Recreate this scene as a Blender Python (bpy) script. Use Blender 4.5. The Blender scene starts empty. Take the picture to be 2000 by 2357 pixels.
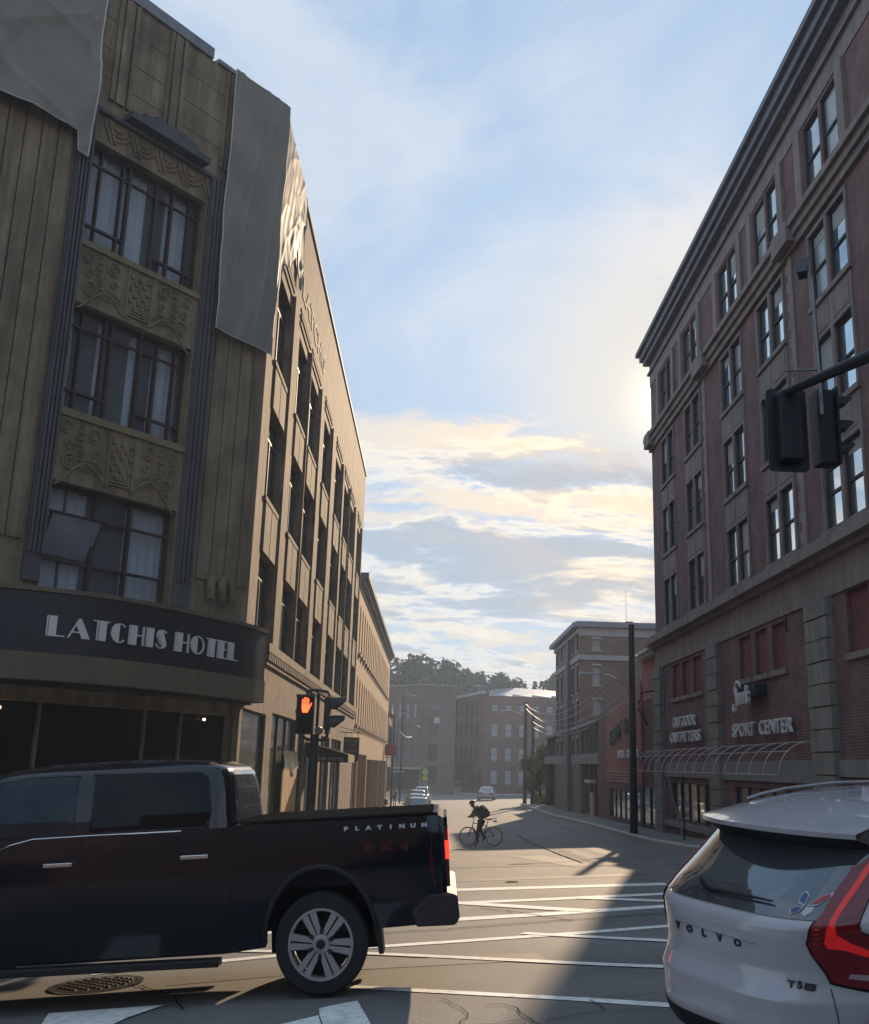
import bpy, bmesh, math, random
from mathutils import Vector, Matrix, geometry
random.seed(7)
sc = bpy.context.scene
COL = sc.collection
R = math.radians
# ---------------------------------------------------------------- camera
F = 2350.0
def _n(v): v = Vector(v); v.normalize(); return v
_Y = _n((-10, -582, -F)); _yv = 1178 - (F*F - 3020)/582.0
_Z = _n((302, -(_yv - 1178), -F)); _X = _Y.cross(_Z)
cam = bpy.data.cameras.new('camera'); camo = bpy.data.objects.new('camera', cam); COL.objects.link(camo)
cam.sensor_fit = 'HORIZONTAL'; cam.sensor_width = 36; cam.lens = 36*F/2000
cam.clip_start = .1; cam.clip_end = 3000
_m = Matrix((_X, _Y, _Z)).to_4x4(); _m.translation = Vector((0, 0, 1.7)); camo.matrix_world = _m
sc.camera = camo
# ---------------------------------------------------------------- sun and sky
SAZ, SEL = R(13.8), R(20.0)
SUND = Vector((math.sin(SAZ)*math.cos(SEL), math.cos(SAZ)*math.cos(SEL), math.sin(SEL)))
sl = bpy.data.lights.new('sun', 'SUN'); sl.energy = 3.5; sl.angle = R(.6); sl.color = (1, .74, .48)
so = bpy.data.objects.new('sun', sl); COL.objects.link(so); so.rotation_euler = SUND.to_track_quat('Z', 'Y').to_euler()
W = bpy.data.worlds.new('World'); sc.world = W; W.use_nodes = True
def build_world():
    nt = W.node_tree; N = nt.nodes; L = nt.links; N.clear()
    def nd(t, **k):
        n = N.new(t)
        for a, b in k.items(): setattr(n, a, b)
        return n
    def mth(op, a, b=None, c=None, clamp=False):
        n = nd('ShaderNodeMath', operation=op); n.use_clamp = clamp
        for i, v in enumerate((a, b, c)):
            if v is None: continue
            if isinstance(v, (int, float)): n.inputs[i].default_value = v
            else: L.new(v, n.inputs[i])
        return n.outputs[0]
    def mr(v, a, b, c=0., d=1.):
        n = nd('ShaderNodeMapRange', interpolation_type='SMOOTHSTEP'); L.new(v, n.inputs[0])
        for i, x in enumerate((a, b, c, d)): n.inputs[i+1].default_value = x
        return n.outputs[0]
    def mix(f, a, b):
        n = nd('ShaderNodeMix', data_type='RGBA')
        if isinstance(f, (int, float)): n.inputs[0].default_value = f
        else: L.new(f, n.inputs[0])
        for i, v in ((6, a), (7, b)):
            if isinstance(v, tuple): n.inputs[i].default_value = v+(1,)
            else: L.new(v, n.inputs[i])
        return n.outputs[2]
    def vmath(op, a, b=None):
        n = nd('ShaderNodeVectorMath', operation=op); L.new(a, n.inputs[0])
        if b is not None:
            if isinstance(b, tuple): n.inputs[1].default_value = b
            else: L.new(b, n.inputs[1])
        return n
    tc = nd('ShaderNodeTexCoord'); dv = vmath('NORMALIZE', tc.outputs['Generated']).outputs[0]
    sp = nd('ShaderNodeSeparateXYZ'); L.new(dv, sp.inputs[0]); x, y, z = sp.outputs
    sky = nd('ShaderNodeTexSky', sky_type='NISHITA'); sky.sun_disc = False
    sky.sun_elevation = SEL; sky.sun_rotation = SAZ; sky.altitude = 100; sky.air_density = 1.0; sky.dust_density = 1.2; sky.ozone_density = 1.6
    zz = mth('ADD', mth('MAXIMUM', z, 0.), .14)
    px = mth('DIVIDE', x, zz); py = mth('DIVIDE', y, zz)
    cb = nd('ShaderNodeCombineXYZ'); L.new(px, cb.inputs[0]); L.new(py, cb.inputs[1])
    zl = mth('ADD', mth('MAXIMUM', z, 0.), .30); cl = nd('ShaderNodeCombineXYZ'); L.new(mth('DIVIDE', x, zl), cl.inputs[0]); L.new(mth('DIVIDE', y, zl), cl.inputs[1])
    def noise(v, s, det, ro, dist=0., off=(0, 0, 0), scl=(1, 1, 1)):
        mp = nd('ShaderNodeMapping'); L.new(v, mp.inputs[0]); mp.inputs[1].default_value = off; mp.inputs[3].default_value = scl
        n = nd('ShaderNodeTexNoise'); L.new(mp.outputs[0], n.inputs[0]); n.inputs['Scale'].default_value = s
        n.inputs['Detail'].default_value = det; n.inputs['Roughness'].default_value = ro; n.inputs['Distortion'].default_value = dist
        return n.outputs[0]
    dot = vmath('DOT_PRODUCT', dv, tuple(SUND)).outputs['Value']
    glow = mth('POWER', mth('MAXIMUM', dot, 0.), 34.); glow2 = mth('POWER', mth('MAXIMUM', dot, 0.), 1100.); glow3 = mth('POWER', mth('MAXIMUM', dot, 0.), 5000.)
    # high thin wisps
    wn = noise(cb.outputs[0], 1.7, 12, .62, .8, (5.3, 1.1, 0), (1, .62, 1))
    wisp = mth('MULTIPLY', mr(wn, .46, .70), mr(z, .10, .40, .45, 1.0))
    # low bank of broken cumulus: pale lit bodies with grey blue undersides
    cn = noise(cl.outputs[0], 4.6, 14, .66, .3, (8.3, 5.2, 0), (.9, 1.6, 1))
    cn2 = noise(cl.outputs[0], 2.5, 14, .63, .25, (2.75, 9.2, 0), (.85, 1.75, 1))
    cn2 = mth('ADD', cn2, mth('MULTIPLY', mth('ADD', mth('MULTIPLY', mr(z, .235, .275), mr(z, .315, .29)), mth('MULTIPLY', mr(z, .12, .16), mr(z, .205, .17))), .055))
    band = mth('MULTIPLY', mr(mth('ADD', z, mth('MULTIPLY', cn2, .26)), .465, .430), mr(z, -.02, .05, .6, 1.))
    low = mth('MULTIPLY', mr(cn, .42, .57), band)
    core = mth('MULTIPLY', mr(cn2, .51, .585), band)
    rim = mth('MULTIPLY', mth('MULTIPLY', mr(cn2, .46, .50), mr(cn2, .545, .505)), band)
    bk = mth('MULTIPLY', mth('MULTIPLY', mr(x, .10, .24), mr(z, .56, .46)), mth('MULTIPLY', mr(z, .33, .40), mr(noise(cb.outputs[0], 2.2, 9, .6, .3, (2.2, 4.1, 0)), .42, .52)))
    skyc = nd('ShaderNodeMix', data_type='RGBA', blend_type='MULTIPLY'); skyc.inputs[0].default_value = 1
    L.new(sky.outputs[0], skyc.inputs[6]); skyc.inputs[7].default_value = (.70, .88, 1.12, 1)
    base = skyc.outputs[2]
    kk = nd('ShaderNodeVectorMath', operation='MULTIPLY_ADD'); L.new(base, kk.inputs[0]); kk.inputs[1].default_value = (.19, .165, .13); kk.inputs[2].default_value = (.62,)*3
    dd = nd('ShaderNodeVectorMath', operation='DIVIDE'); L.new(base, dd.inputs[0]); L.new(kk.outputs[0], dd.inputs[1]); base = dd.outputs[0]
    base = mix(.62, base, (1.9, 3.2, 5.1))
    base = mix(mth('MULTIPLY', mr(z, .32, .02), .55), base, (4.0, 4.7, 4.9))
    base = mix(mth('MULTIPLY', wisp, .7), base, (4.4, 4.8, 5.4))
    base = mix(mth('MULTIPLY', bk, .8), base, (6.4, 5.8, 5.5))
    base = mix(mth('MULTIPLY', mr(glow, .45, 1.), mr(z, .22, .34)), base, (4.9, 4.7, 4.4))
    warm = mix(mr(glow, .05, .8), (5.6, 5.0, 4.2), (8.0, 5.7, 3.5))
    base = mix(mth('MULTIPLY', low, .9), base, warm)
    base = mix(mth('MULTIPLY', rim, .6), base, mix(mr(glow, 0., .7), (6.8, 6.3, 5.5), (9.0, 7.2, 5.0)))
    base = mix(mth('MULTIPLY', core, .85), base, mix(mr(glow, 0., .8), (2.3, 2.9, 3.7), (2.6, 2.8, 3.2)))
    def addc(col, f, c):
        n = nd('ShaderNodeVectorMath', operation='SCALE'); n.inputs[0].default_value = c; L.new(f, n.inputs['Scale'])
        m = nd('ShaderNodeVectorMath', operation='ADD'); L.new(col, m.inputs[0]); L.new(n.outputs[0], m.inputs[1]); return m.outputs[0]
    kk = nd('ShaderNodeVectorMath', operation='MULTIPLY_ADD'); L.new(base, kk.inputs[0]); kk.inputs[1].default_value = (.055,)*3; kk.inputs[2].default_value = (.72,)*3
    dd = nd('ShaderNodeVectorMath', operation='DIVIDE'); L.new(base, dd.inputs[0]); L.new(kk.outputs[0], dd.inputs[1]); base = dd.outputs[0]
    fin = nd('ShaderNodeVectorMath', operation='MULTIPLY'); L.new(base, fin.inputs[0]); fin.inputs[1].default_value = (.70, .71, .72); base = fin.outputs[0]
    base = addc(base, mth('MULTIPLY', glow, mr(z, -.05, .2)), (.4, .3, .15))
    base = addc(base, glow2, (2.0, 1.5, .8)); base = addc(base, glow3, (26, 21, 13))
    bg = nd('ShaderNodeBackground'); bg.inputs[1].default_value = .145; L.new(base, bg.inputs[0])
    out = nd('ShaderNodeOutputWorld'); L.new(bg.outputs[0], out.inputs[0])
build_world()
vs = sc.view_settings; vs.view_transform = 'Standard'; vs.look = 'None'; vs.gamma = 1; vs.exposure = 0.68
try: vs.use_curve_mapping = False
except Exception: pass
sc.render.engine = 'CYCLES'; sc.cycles.max_bounces = 6; sc.cycles.volume_bounces = 0; sc.cycles.volume_step_rate = 4

# ---------------------------------------------------------------- helpers
WM = {}
def I4(): return Matrix.Identity(4)
def parent_to(o, p):
    if p is not None:
        o.parent = p; o.matrix_parent_inverse = WM[p].inverted()
def tag(o, label=None, cat=None, group=None, kind=None):
    for k, v in (('label', label), ('category', cat), ('group', group), ('kind', kind)):
        if v: o[k] = v
    return o
def empty(name, loc, label, cat, group=None, M=None):
    o = bpy.data.objects.new(name, None); COL.objects.link(o); o.empty_display_size = .3
    m = M if M is not None else Matrix.Translation(Vector(loc))
    o.matrix_basis = m; WM[o] = m.copy(); return tag(o, label, cat, group)
def link(name, me, parent=None, M=None):
    o = bpy.data.objects.new(name, me); COL.objects.link(o); parent_to(o, parent)
    m = M if M is not None else I4(); o.matrix_basis = m; WM[o] = m.copy(); return o
def copy_tree(o, M):
    """copy a thing with its parts and sub-parts; M places the copied thing"""
    def rec(src, par):
        c = src.copy(); COL.objects.link(c)
        if par is not None: c.parent = par
        for ch in list(src.children): rec(ch, c)
        return c
    c = rec(o, None); c.matrix_basis = M; WM[c] = M.copy(); return c
SPLIT = {'roller_blind': .001, 'screen_post': .01, 'stone_dressing': .35, 'rusticated_pier': .3, 'blind_window': .02, 'quoin': .1, 'window_sill': .01, 'wheel_housing': .6, 'arch_flare': .3, 'window_surround': .35, 'casement': .02, 'festoon_blind': .12, 'timber_post': .01, 'brick_pier': .02, 'lintel': .02, 'stone_band': .1, 'precast_band': .01, 'parapet_cap': .01, 'pillar': .02, 'cornice': .05, 'belt_course': .4, 'parapet_coping': .02, 'door_gap': .05, 'parapet_rib': .02, 'bracket': .02, 'chassis': .05, 'fluted_panel': .4, 'curtain': .01, 'conduit': .1, 'stone_joint': .01, 'roof_rail': .1, 'eyes': .001, 'ears': .001, 'spoiler_underside': .02, 'dentil_band': .5}
class MB:
    def __init__(s, M=None): s.v = []; s.f = []; s.M = M; s.sm = False
    def add(s, vs, fs):
        k = len(s.v)
        for p in vs:
            p = Vector(p); s.v.append(s.M @ p if s.M is not None else p)
        s.f += [tuple(i+k for i in f) for f in fs]; return s
    def box(s, x0, x1, y0, y1, z0, z1):
        return s.add([(x0,y0,z0),(x1,y0,z0),(x1,y1,z0),(x0,y1,z0),(x0,y0,z1),(x1,y0,z1),(x1,y1,z1),(x0,y1,z1)],
            [(0,3,2,1),(4,5,6,7),(0,1,5,4),(1,2,6,5),(2,3,7,6),(3,0,4,7)])
    def quad(s, *p): return s.add(p, [tuple(range(len(p)))])
    def prism(s, poly, d0, d1, ax='y'):
        """poly of (a,b) extruded along axis ax from d0 to d1"""
        n = len(poly)
        def P(a, b, d): return {'y': (a, d, b), 'x': (d, a, b), 'z': (a, b, d)}[ax]
        vs = [P(a, b, d0) for a, b in poly]+[P(a, b, d1) for a, b in poly]
        return s.add(vs, [tuple(range(n-1, -1, -1)), tuple(range(n, 2*n))]+[(i, (i+1) % n, n+(i+1) % n, n+i) for i in range(n)])
    def tube(s, pts, r, n=8, caps=True):
        pts = [Vector(p) for p in pts]; rs = r if isinstance(r, (list, tuple)) else [r]*len(pts); vs = []
        up = None
        for i, p in enumerate(pts):
            d = (pts[min(i+1, len(pts)-1)]-pts[max(i-1, 0)]).normalized()
            if up is None: up = Vector((0, 0, 1)) if abs(d.z) < .9 else Vector((1, 0, 0))
            a = d.cross(up).normalized(); b = a.cross(d).normalized(); up = b
            for k in range(n):
                t = 2*math.pi*k/n; vs.append(p+(a*math.cos(t)+b*math.sin(t))*rs[i])
        fs = [(i*n+k, i*n+(k+1) % n, (i+1)*n+(k+1) % n, (i+1)*n+k) for i in range(len(pts)-1) for k in range(n)]
        if caps: fs += [tuple(range(n-1, -1, -1)), tuple((len(pts)-1)*n+k for k in range(n))]
        return s.add(vs, fs)
    def lathe(s, prof, c=(0, 0, 0), ax='z', n=24, close=False):
        """prof: list of (radius, height)"""
        vs = []
        for r, h in prof:
            for k in range(n):
                t = 2*math.pi*k/n; a, b = r*math.cos(t), r*math.sin(t)
                p = {'z': (a, b, h), 'y': (a, h, b), 'x': (h, a, b)}[ax]
                vs.append((p[0]+c[0], p[1]+c[1], p[2]+c[2]))
        m = len(prof)
        fs = [(i*n+k, i*n+(k+1) % n, (i+1)*n+(k+1) % n, (i+1)*n+k) for i in range(m-1) for k in range(n)]
        if close: fs += [((m-1)*n+k, (m-1)*n+(k+1) % n, (k+1) % n, k) for k in range(n)]
        else: fs += [tuple(range(n-1, -1, -1)), tuple((m-1)*n+k for k in range(n))]
        return s.add(vs, fs)
    def mesh(s, name, m, smooth=False, bevel=0):
        me = bpy.data.meshes.new(name); me.from_pydata([tuple(p) for p in s.v], [], s.f)
        bm = bmesh.new(); bm.from_mesh(me)
        if bevel: 
            bmesh.ops.remove_doubles(bm, verts=bm.verts, dist=1e-5)
        bmesh.ops.recalc_face_normals(bm, faces=bm.faces)
        bm.to_mesh(me); bm.free()
        if m: me.materials.append(m)
        if smooth:
            me.polygons.foreach_set('use_smooth', [True]*len(me.polygons))
            try: me.set_sharp_from_angle(angle=R(38))
            except Exception: pass
        me.update(); return me
    def split(s, mg):
        n = len(s.v); par = list(range(n))
        def fd(a):
            while par[a] != a: par[a] = par[par[a]]; a = par[a]
            return a
        for f in s.f:
            for q in f[1:]: par[fd(q)] = fd(f[0])
        isl = {}
        for f in s.f: isl.setdefault(fd(f[0]), []).append(f)
        bb = []
        for k, fs in isl.items():
            P = [s.v[i] for f in fs for i in f]; bb.append([[min(p[a] for p in P)-mg/2 for a in range(3)], [max(p[a] for p in P)+mg/2 for a in range(3)], fs])
        g = list(range(len(bb)))
        def gf(a):
            while g[a] != a: g[a] = g[g[a]]; a = g[a]
            return a
        for i in range(len(bb)):
            for j in range(i):
                if all(bb[i][0][a] <= bb[j][1][a] and bb[j][0][a] <= bb[i][1][a] for a in range(3)): g[gf(i)] = gf(j)
        out = {}
        for i, q in enumerate(bb): out.setdefault(gf(i), []).extend(q[2])
        res = []
        for fs in out.values():
            m = MB(); ix = {}
            for f in fs:
                for i in f:
                    if i not in ix: ix[i] = len(m.v); m.v.append(s.v[i])
            m.f = [tuple(ix[i] for i in f) for f in fs]; res.append(m)
        return res
    def build(s, name, m, parent=None, smooth=False, bevel=0, **tg):
        if parent is not None and name in SPLIT:
            ps = s.split(SPLIT[name])
            if 1 < len(ps) <= 100:
                for q in ps: o = q.build1(name, m, parent, smooth, bevel, **tg)
                return o
        return s.build1(name, m, parent, smooth, bevel, **tg)
    def build1(s, name, m, parent=None, smooth=False, bevel=0, **tg):
        o = link(name, s.mesh(name, m, smooth), parent)
        if bevel:
            b = o.modifiers.new('bevel', 'BEVEL'); b.width = bevel; b.segments = 2; b.limit_method = 'ANGLE'; b.angle_limit = R(40)
        return tag(o, **tg)
def sstep(t): t = max(0., min(1., t)); return t*t*(3-2*t)
def interp(x, xs, ys):
    if x <= xs[0]: return ys[0]
    for i in range(len(xs)-1):
        if x <= xs[i+1]: return ys[i]+(ys[i+1]-ys[i])*(x-xs[i])/(xs[i+1]-xs[i])
    return ys[-1]
def gz(x, y):
    A = interp(y, [-50,9,20,40,45,63,71,100,114,165,200], [-.12,-.12,-.52,-1.33,-1.43,-1.7,-1.85,-2.15,-2.2,-2.4,-2.4])
    s = interp(y, [9,20,40,114,160], [.08,.06,.05,.05,0])
    near = interp(x, [-14,-.8,1.8,4.5,14], [-1.35,-.12,.03,.22,.75])
    t = sstep((y-9)/11.)
    return A+(1-t)*near+t*s*max(-14, min(14, x))
# ---------------------------------------------------------------- materials
MATS = {}
def mat(name, col, rough=.8, metal=0., var=.12, vscale=1.2, streak=0., bump=.0, bscale=30, spec=.5, brick=None, emit=None, coat=0., dirt=None, trans=0., alpha=1., blocks=None, fine=0.):
    if name in MATS: return MATS[name]
    m = bpy.data.materials.new(name); m.use_nodes = True; MATS[name] = m
    nt = m.node_tree; N = nt.nodes; L = nt.links; b = N['Principled BSDF']
    b.inputs['Roughness'].default_value = rough; b.inputs['Metallic'].default_value = metal
    b.inputs['Specular IOR Level'].default_value = spec; b.inputs['Coat Weight'].default_value = coat; b.inputs['Coat Roughness'].default_value = .04
    if trans: b.inputs['Transmission Weight'].default_value = trans; b.inputs['IOR'].default_value = 1.1
    if alpha < 1: b.inputs['Alpha'].default_value = alpha
    if emit:
        b.inputs['Emission Color'].default_value = tuple(emit[:3])+(1,); b.inputs['Emission Strength'].default_value = emit[3]
    g = N.new('ShaderNodeNewGeometry'); pos = g.outputs['Position']
    def nz(scale, det=5, ro=.6, scl=(1, 1, 1)):
        mp = N.new('ShaderNodeMapping'); L.new(pos, mp.inputs[0]); mp.inputs[3].default_value = scl
        n = N.new('ShaderNodeTexNoise'); L.new(mp.outputs[0], n.inputs[0]); n.inputs['Scale'].default_value = scale
        n.inputs['Detail'].default_value = det; n.inputs['Roughness'].default_value = ro; return n.outputs[0]
    def mapr(v, a, bb, c, d):
        n = N.new('ShaderNodeMapRange'); L.new(v, n.inputs[0])
        for i, x in enumerate((a, bb, c, d)): n.inputs[i+1].default_value = x
        return n.outputs[0]
    def mul(c, f):
        n = N.new('ShaderNodeVectorMath'); n.operation = 'SCALE'; L.new(c, n.inputs[0]); L.new(f, n.inputs['Scale']); return n.outputs[0]
    rgb = N.new('ShaderNodeRGB'); rgb.outputs[0].default_value = tuple(col)+(1,); c = rgb.outputs[0]
    bmp = None
    if brick or blocks:
        sp = N.new('ShaderNodeSeparateXYZ'); L.new(pos, sp.inputs[0])
        ad = N.new('ShaderNodeMath'); ad.operation = 'ADD'; L.new(sp.outputs[0], ad.inputs[0]); L.new(sp.outputs[1], ad.inputs[1])
        cb = N.new('ShaderNodeCombineXYZ'); L.new(ad.outputs[0], cb.inputs[0]); L.new(sp.outputs[2], cb.inputs[1])
        bt = N.new('ShaderNodeTexBrick'); L.new(cb.outputs[0], bt.inputs[0])
        if brick:
            mc, rh, bw, ms = brick
        else:
            mc, rh, bw, ms = blocks
        bt.inputs['Color1'].default_value = tuple(col)+(1,); bt.inputs['Color2'].default_value = tuple(x*(.72 if brick else .74) for x in col)+(1,)
        bt.inputs['Mortar'].default_value = tuple(mc)+(1,); bt.inputs['Scale'].default_value = 1
        bt.inputs['Mortar Size'].default_value = ms; bt.inputs['Brick Width'].default_value = bw; bt.inputs['Row Height'].default_value = rh
        bt.inputs['Bias'].default_value = -.1
        c = bt.outputs['Color']; bmp = bt.outputs['Fac']
    if var: c = mul(c, mapr(nz(vscale), .3, .7, 1-var, 1+var))
    if fine: c = mul(c, mapr(nz(60, 3, .7), .3, .7, 1-fine, 1+fine))
    if streak: c = mul(c, mapr(nz(1.6, 6, .65, (2.2, 2.2, .22)), .35, .7, 1+streak*.4, 1-streak))
    if dirt:
        mx = N.new('ShaderNodeMix'); mx.data_type = 'RGBA'; L.new(mapr(nz(dirt[3] if len(dirt) > 3 else .7, 7, .65), .5, .68, 0, .6), mx.inputs[0]); L.new(c, mx.inputs[6]); mx.inputs[7].default_value = tuple(dirt[:3])+(1,); c = mx.outputs[2]
    L.new(c, b.inputs['Base Color'])
    if bump or bmp is not None:
        bn = N.new('ShaderNodeBump'); bn.inputs['Strength'].default_value = bump if bump else .4; bn.inputs['Distance'].default_value = .02
        if bmp is not None: 
            inv = N.new('ShaderNodeMath'); inv.operation = 'SUBTRACT'; inv.inputs[0].default_value = 1; L.new(bmp, inv.inputs[1]); L.new(inv.outputs[0], bn.inputs['Height'])
        else: L.new(nz(bscale, 6, .6), bn.inputs['Height'])
        L.new(bn.outputs[0], b.inputs['Normal'])
    return m
# building stuff
brickR = mat('red_brick', (.20, .102, .086), .9, var=.28, vscale=1.1, brick=((.25, .19, .18), .075, .21, .010), streak=.15)
brickR2 = mat('red_brick_bright', (.33, .12, .095), .9, var=.15, brick=((.30, .22, .2), .15, .40, .014))
brickD = mat('dark_brick', (.13, .055, .05), .9, var=.2, brick=((.2, .15, .14), .08, .21, .012))
brickF = mat('far_brick', (.21, .105, .085), .9, var=.2, vscale=.5, brick=((.22, .17, .15), .08, .22, .01), streak=.2)
brickT = mat('tan_brick', (.19, .135, .105), .9, var=.12, brick=((.25, .2, .17), .08, .22, .01))
stoneR = mat('weathered_sandstone', (.28, .235, .21), .9, var=.16, streak=.3, bump=.3)
stoneD = mat('rusticated_stone', (.26, .245, .21), .95, var=.2, streak=.25, bump=.8, bscale=14)
corn = mat('painted_cornice', (.22, .225, .25), .7, var=.12, streak=.25)
lime = mat('limestone_front', (.235, .185, .125), .9, var=.22, streak=.5, dirt=(.12, .095, .065, 1.1), bump=.3, bscale=9)
limeS = mat('limestone_side', (.225, .160, .112), .85, var=.38, vscale=2.0, streak=.45, dirt=(.10, .072, .052, 1.4), blocks=((.18, .13, .09), .75, 1.3, .012), fine=.08)
bluep = mat('blue_grey_stone', (.10, .10, .112), .85, var=.14, streak=.3)
maroon = mat('maroon_steel', (.055, .028, .03), .6, var=.1)
glass = mat('window_glass', (.72, .78, .80), .06, metal=.9, var=.1, vscale=.6)
glassD = mat('dark_glass', (.10, .12, .14), .08, metal=.5, var=.2, vscale=.8)
glassV = mat('car_glass', (.012, .016, .02), .03, var=0, spec=.8, coat=.6)
shopg = mat('shop_glass', (.30, .31, .28), .05, metal=.55, var=.1)
curtain = mat('white_curtain', (.42, .42, .46), .95, var=.1, streak=.3)
frameD = mat('dark_sash', (.035, .037, .04), .6, var=.1)
frameP = mat('pale_sash', (.35, .34, .32), .7, var=.1)
blackm = mat('black_sign_metal', (.012, .016, .026), .45, var=.1)
tanf = mat('tan_fascia', (.12, .105, .072), .8, var=.12, streak=.2)
white = mat('white_letter', (.62, .62, .62), .6, var=.06)
whiteP = mat('white_paint_trim', (.52, .52, .5), .7, var=.1, streak=.2)
net = mat('debris_netting', (.25, .232, .20), .85, var=.14, vscale=.9, bump=.2, bscale=200)
stucco = mat('peach_stucco', (.40, .262, .15), .85, var=.07, vscale=.5, fine=.05)
conc = mat('concrete', (.25, .245, .23), .9, var=.15, streak=.2, bump=.2)
wood = mat('weathered_wood', (.10, .075, .06), .9, var=.2, streak=.3)
darkm = mat('dark_metal', (.022, .022, .022), .5, var=.1)
steel = mat('galvanised_steel', (.38, .39, .4), .4, metal=.7, var=.1)
black = mat('matte_black', (.006, .006, .007), .85, var=0)
interior = mat('dim_interior', (.02, .018, .016), .9, var=.3)
greend = mat('green_door_paint', (.045, .085, .075), .7, var=.1)
def WF(o, n):
    """wall frame: local x to the viewer's right, y into the wall, z up"""
    n = Vector(n).normalized(); r = Vector((0, 0, 1)).cross(n)
    m = Matrix((r, -n, Vector((0, 0, 1)))).transposed().to_4x4(); m.translation = Vector(o); return m
def wall(mb, M, x0, x1, z0, z1, ops=(), rev=.25, back=None):
    """wall face at local y=0 with real openings and reveals"""
    xs = sorted({x0, x1}|{v for o in ops for v in o[:2]}); zs = sorted({z0, z1}|{v for o in ops for v in o[2:4]})
    xs = [v for v in xs if x0 <= v <= x1]; zs = [v for v in zs if z0 <= v <= z1]
    def P(x, y, z): return M @ Vector((x, y, z))
    for i in range(len(xs)-1):
        for j in range(len(zs)-1):
            cx, cz = (xs[i]+xs[i+1])/2, (zs[j]+zs[j+1])/2
            if any(o[0] < cx < o[1] and o[2] < cz < o[3] for o in ops): continue
            mb.quad(P(xs[i], 0, zs[j]), P(xs[i+1], 0, zs[j]), P(xs[i+1], 0, zs[j+1]), P(xs[i], 0, zs[j+1]))
    for o in ops:
        a, b, c, d = o[:4]; e = rev
        mb.quad(P(a,0,c), P(a,e,c), P(a,e,d), P(a,0,d)); mb.quad(P(b,0,c), P(b,0,d), P(b,e,d), P(b,e,c))
        mb.quad(P(a,0,c), P(b,0,c), P(b,e,c), P(a,e,c)); mb.quad(P(a,0,d), P(a,e,d), P(b,e,d), P(b,0,d))
    if back:   # sides, top and rear of the building body
        e = back
        mb.quad(P(x0,0,z0), P(x0,0,z1), P(x0,e,z1), P(x0,e,z0)); mb.quad(P(x1,0,z0), P(x1,e,z0), P(x1,e,z1), P(x1,0,z1))
        mb.quad(P(x0,0,z1), P(x1,0,z1), P(x1,e,z1), P(x0,e,z1)); mb.quad(P(x0,e,z0), P(x0,e,z1), P(x1,e,z1), P(x1,e,z0))
def lb(mb, M, x0, x1, y0, y1, z0, z1):
    k = len(mb.v); t = MB(); t.box(x0, x1, y0, y1, z0, z1); mb.add([M @ Vector(p) for p in t.v], t.f)
WCACHE = {}
def window(parent, M, x0, x1, z0, z1, depth, kind='sash', fm=None, gm=None, shade=None, name='window'):
    """a window set in an opening: frame mesh with its pane as a child"""
    fm = fm or frameD; gm = gm or glass
    w, h = round(x1-x0, 2), round(z1-z0, 2); key = (w, h, kind, fm.name, gm.name)
    if key not in WCACHE:
        f = MB(); t = .06 if kind != 'thin' else .04
        f.box(-w/2, -w/2+t, -.05, .05, 0, h); f.box(w/2-t, w/2, -.05, .05, 0, h)
        f.box(-w/2+t, w/2-t, -.05, .05, 0, t); f.box(-w/2+t, w/2-t, -.05, .05, h-t, h)
        if kind == 'sash': f.box(-w/2+t, w/2-t, -.045, .03, h*.47, h*.47+.07)
        if kind == 'cross': f.box(-w/2+t, w/2-t, -.04, .03, h*.72, h*.72+.05); f.box(-.025, .025, -.035, .03, t, h*.72)
        if kind == 'multi':
            for k in range(1, 4): f.box(-w/2+w*k/4-.02, -w/2+w*k/4+.02, -.04, .03, t, h-t)
            for k in range(1, 4): f.box(-w/2+t, w/2-t, -.035, .028, h*k/4-.02, h*k/4+.02)
        g = MB(); g.box(-w/2+t, w/2-t, .0, .02, t, h-t)
        WCACHE[key] = (f.mesh(name, fm), g.mesh('pane', gm))
    T = M @ Matrix.Translation((round((x0+x1)/2, 3), depth, z0))
    o = link(name, WCACHE[key][0], parent, T); g = link('pane', WCACHE[key][1], o, T)
    return o
def text_mesh(s, size, depth, m, extend=0., xs=1., spacing=1., shear=0.):
    cu = bpy.data.curves.new('lettering', 'FONT'); cu.body = s; cu.size = size; cu.extrude = depth/2; cu.offset = extend
    cu.space_character = spacing; cu.shear = shear; cu.align_x = 'LEFT'
    o = bpy.data.objects.new('lettering', cu); COL.objects.link(o)
    dg = bpy.context.evaluated_depsgraph_get(); me = bpy.data.meshes.new_from_object(o.evaluated_get(dg))
    bpy.data.objects.remove(o); bpy.data.curves.remove(cu)
    me.transform(Matrix.Diagonal((xs, 1, 1, 1))); me.materials.clear(); me.materials.append(m)
    return me
def text_on(name, parent, s, M, x0, x1, z0, h, y, m, depth=.05, ext=0., **tg):
    """raised lettering filling x0..x1 of a wall frame"""
    me = text_mesh(s, h/.72, depth, m, ext*h)
    a = [v.co.x for v in me.vertices]; mn, mx = min(a), max(a)
    me.transform(Matrix.Translation((-mn, 0, 0))); me.transform(Matrix.Diagonal(((x1-x0)/(mx-mn), 1, 1, 1)))
    T = M @ Matrix.Translation((x0, y, z0)) @ Matrix.Rotation(R(90), 4, 'X')
    return tag(link(name, me, parent, T), **tg)

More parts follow.
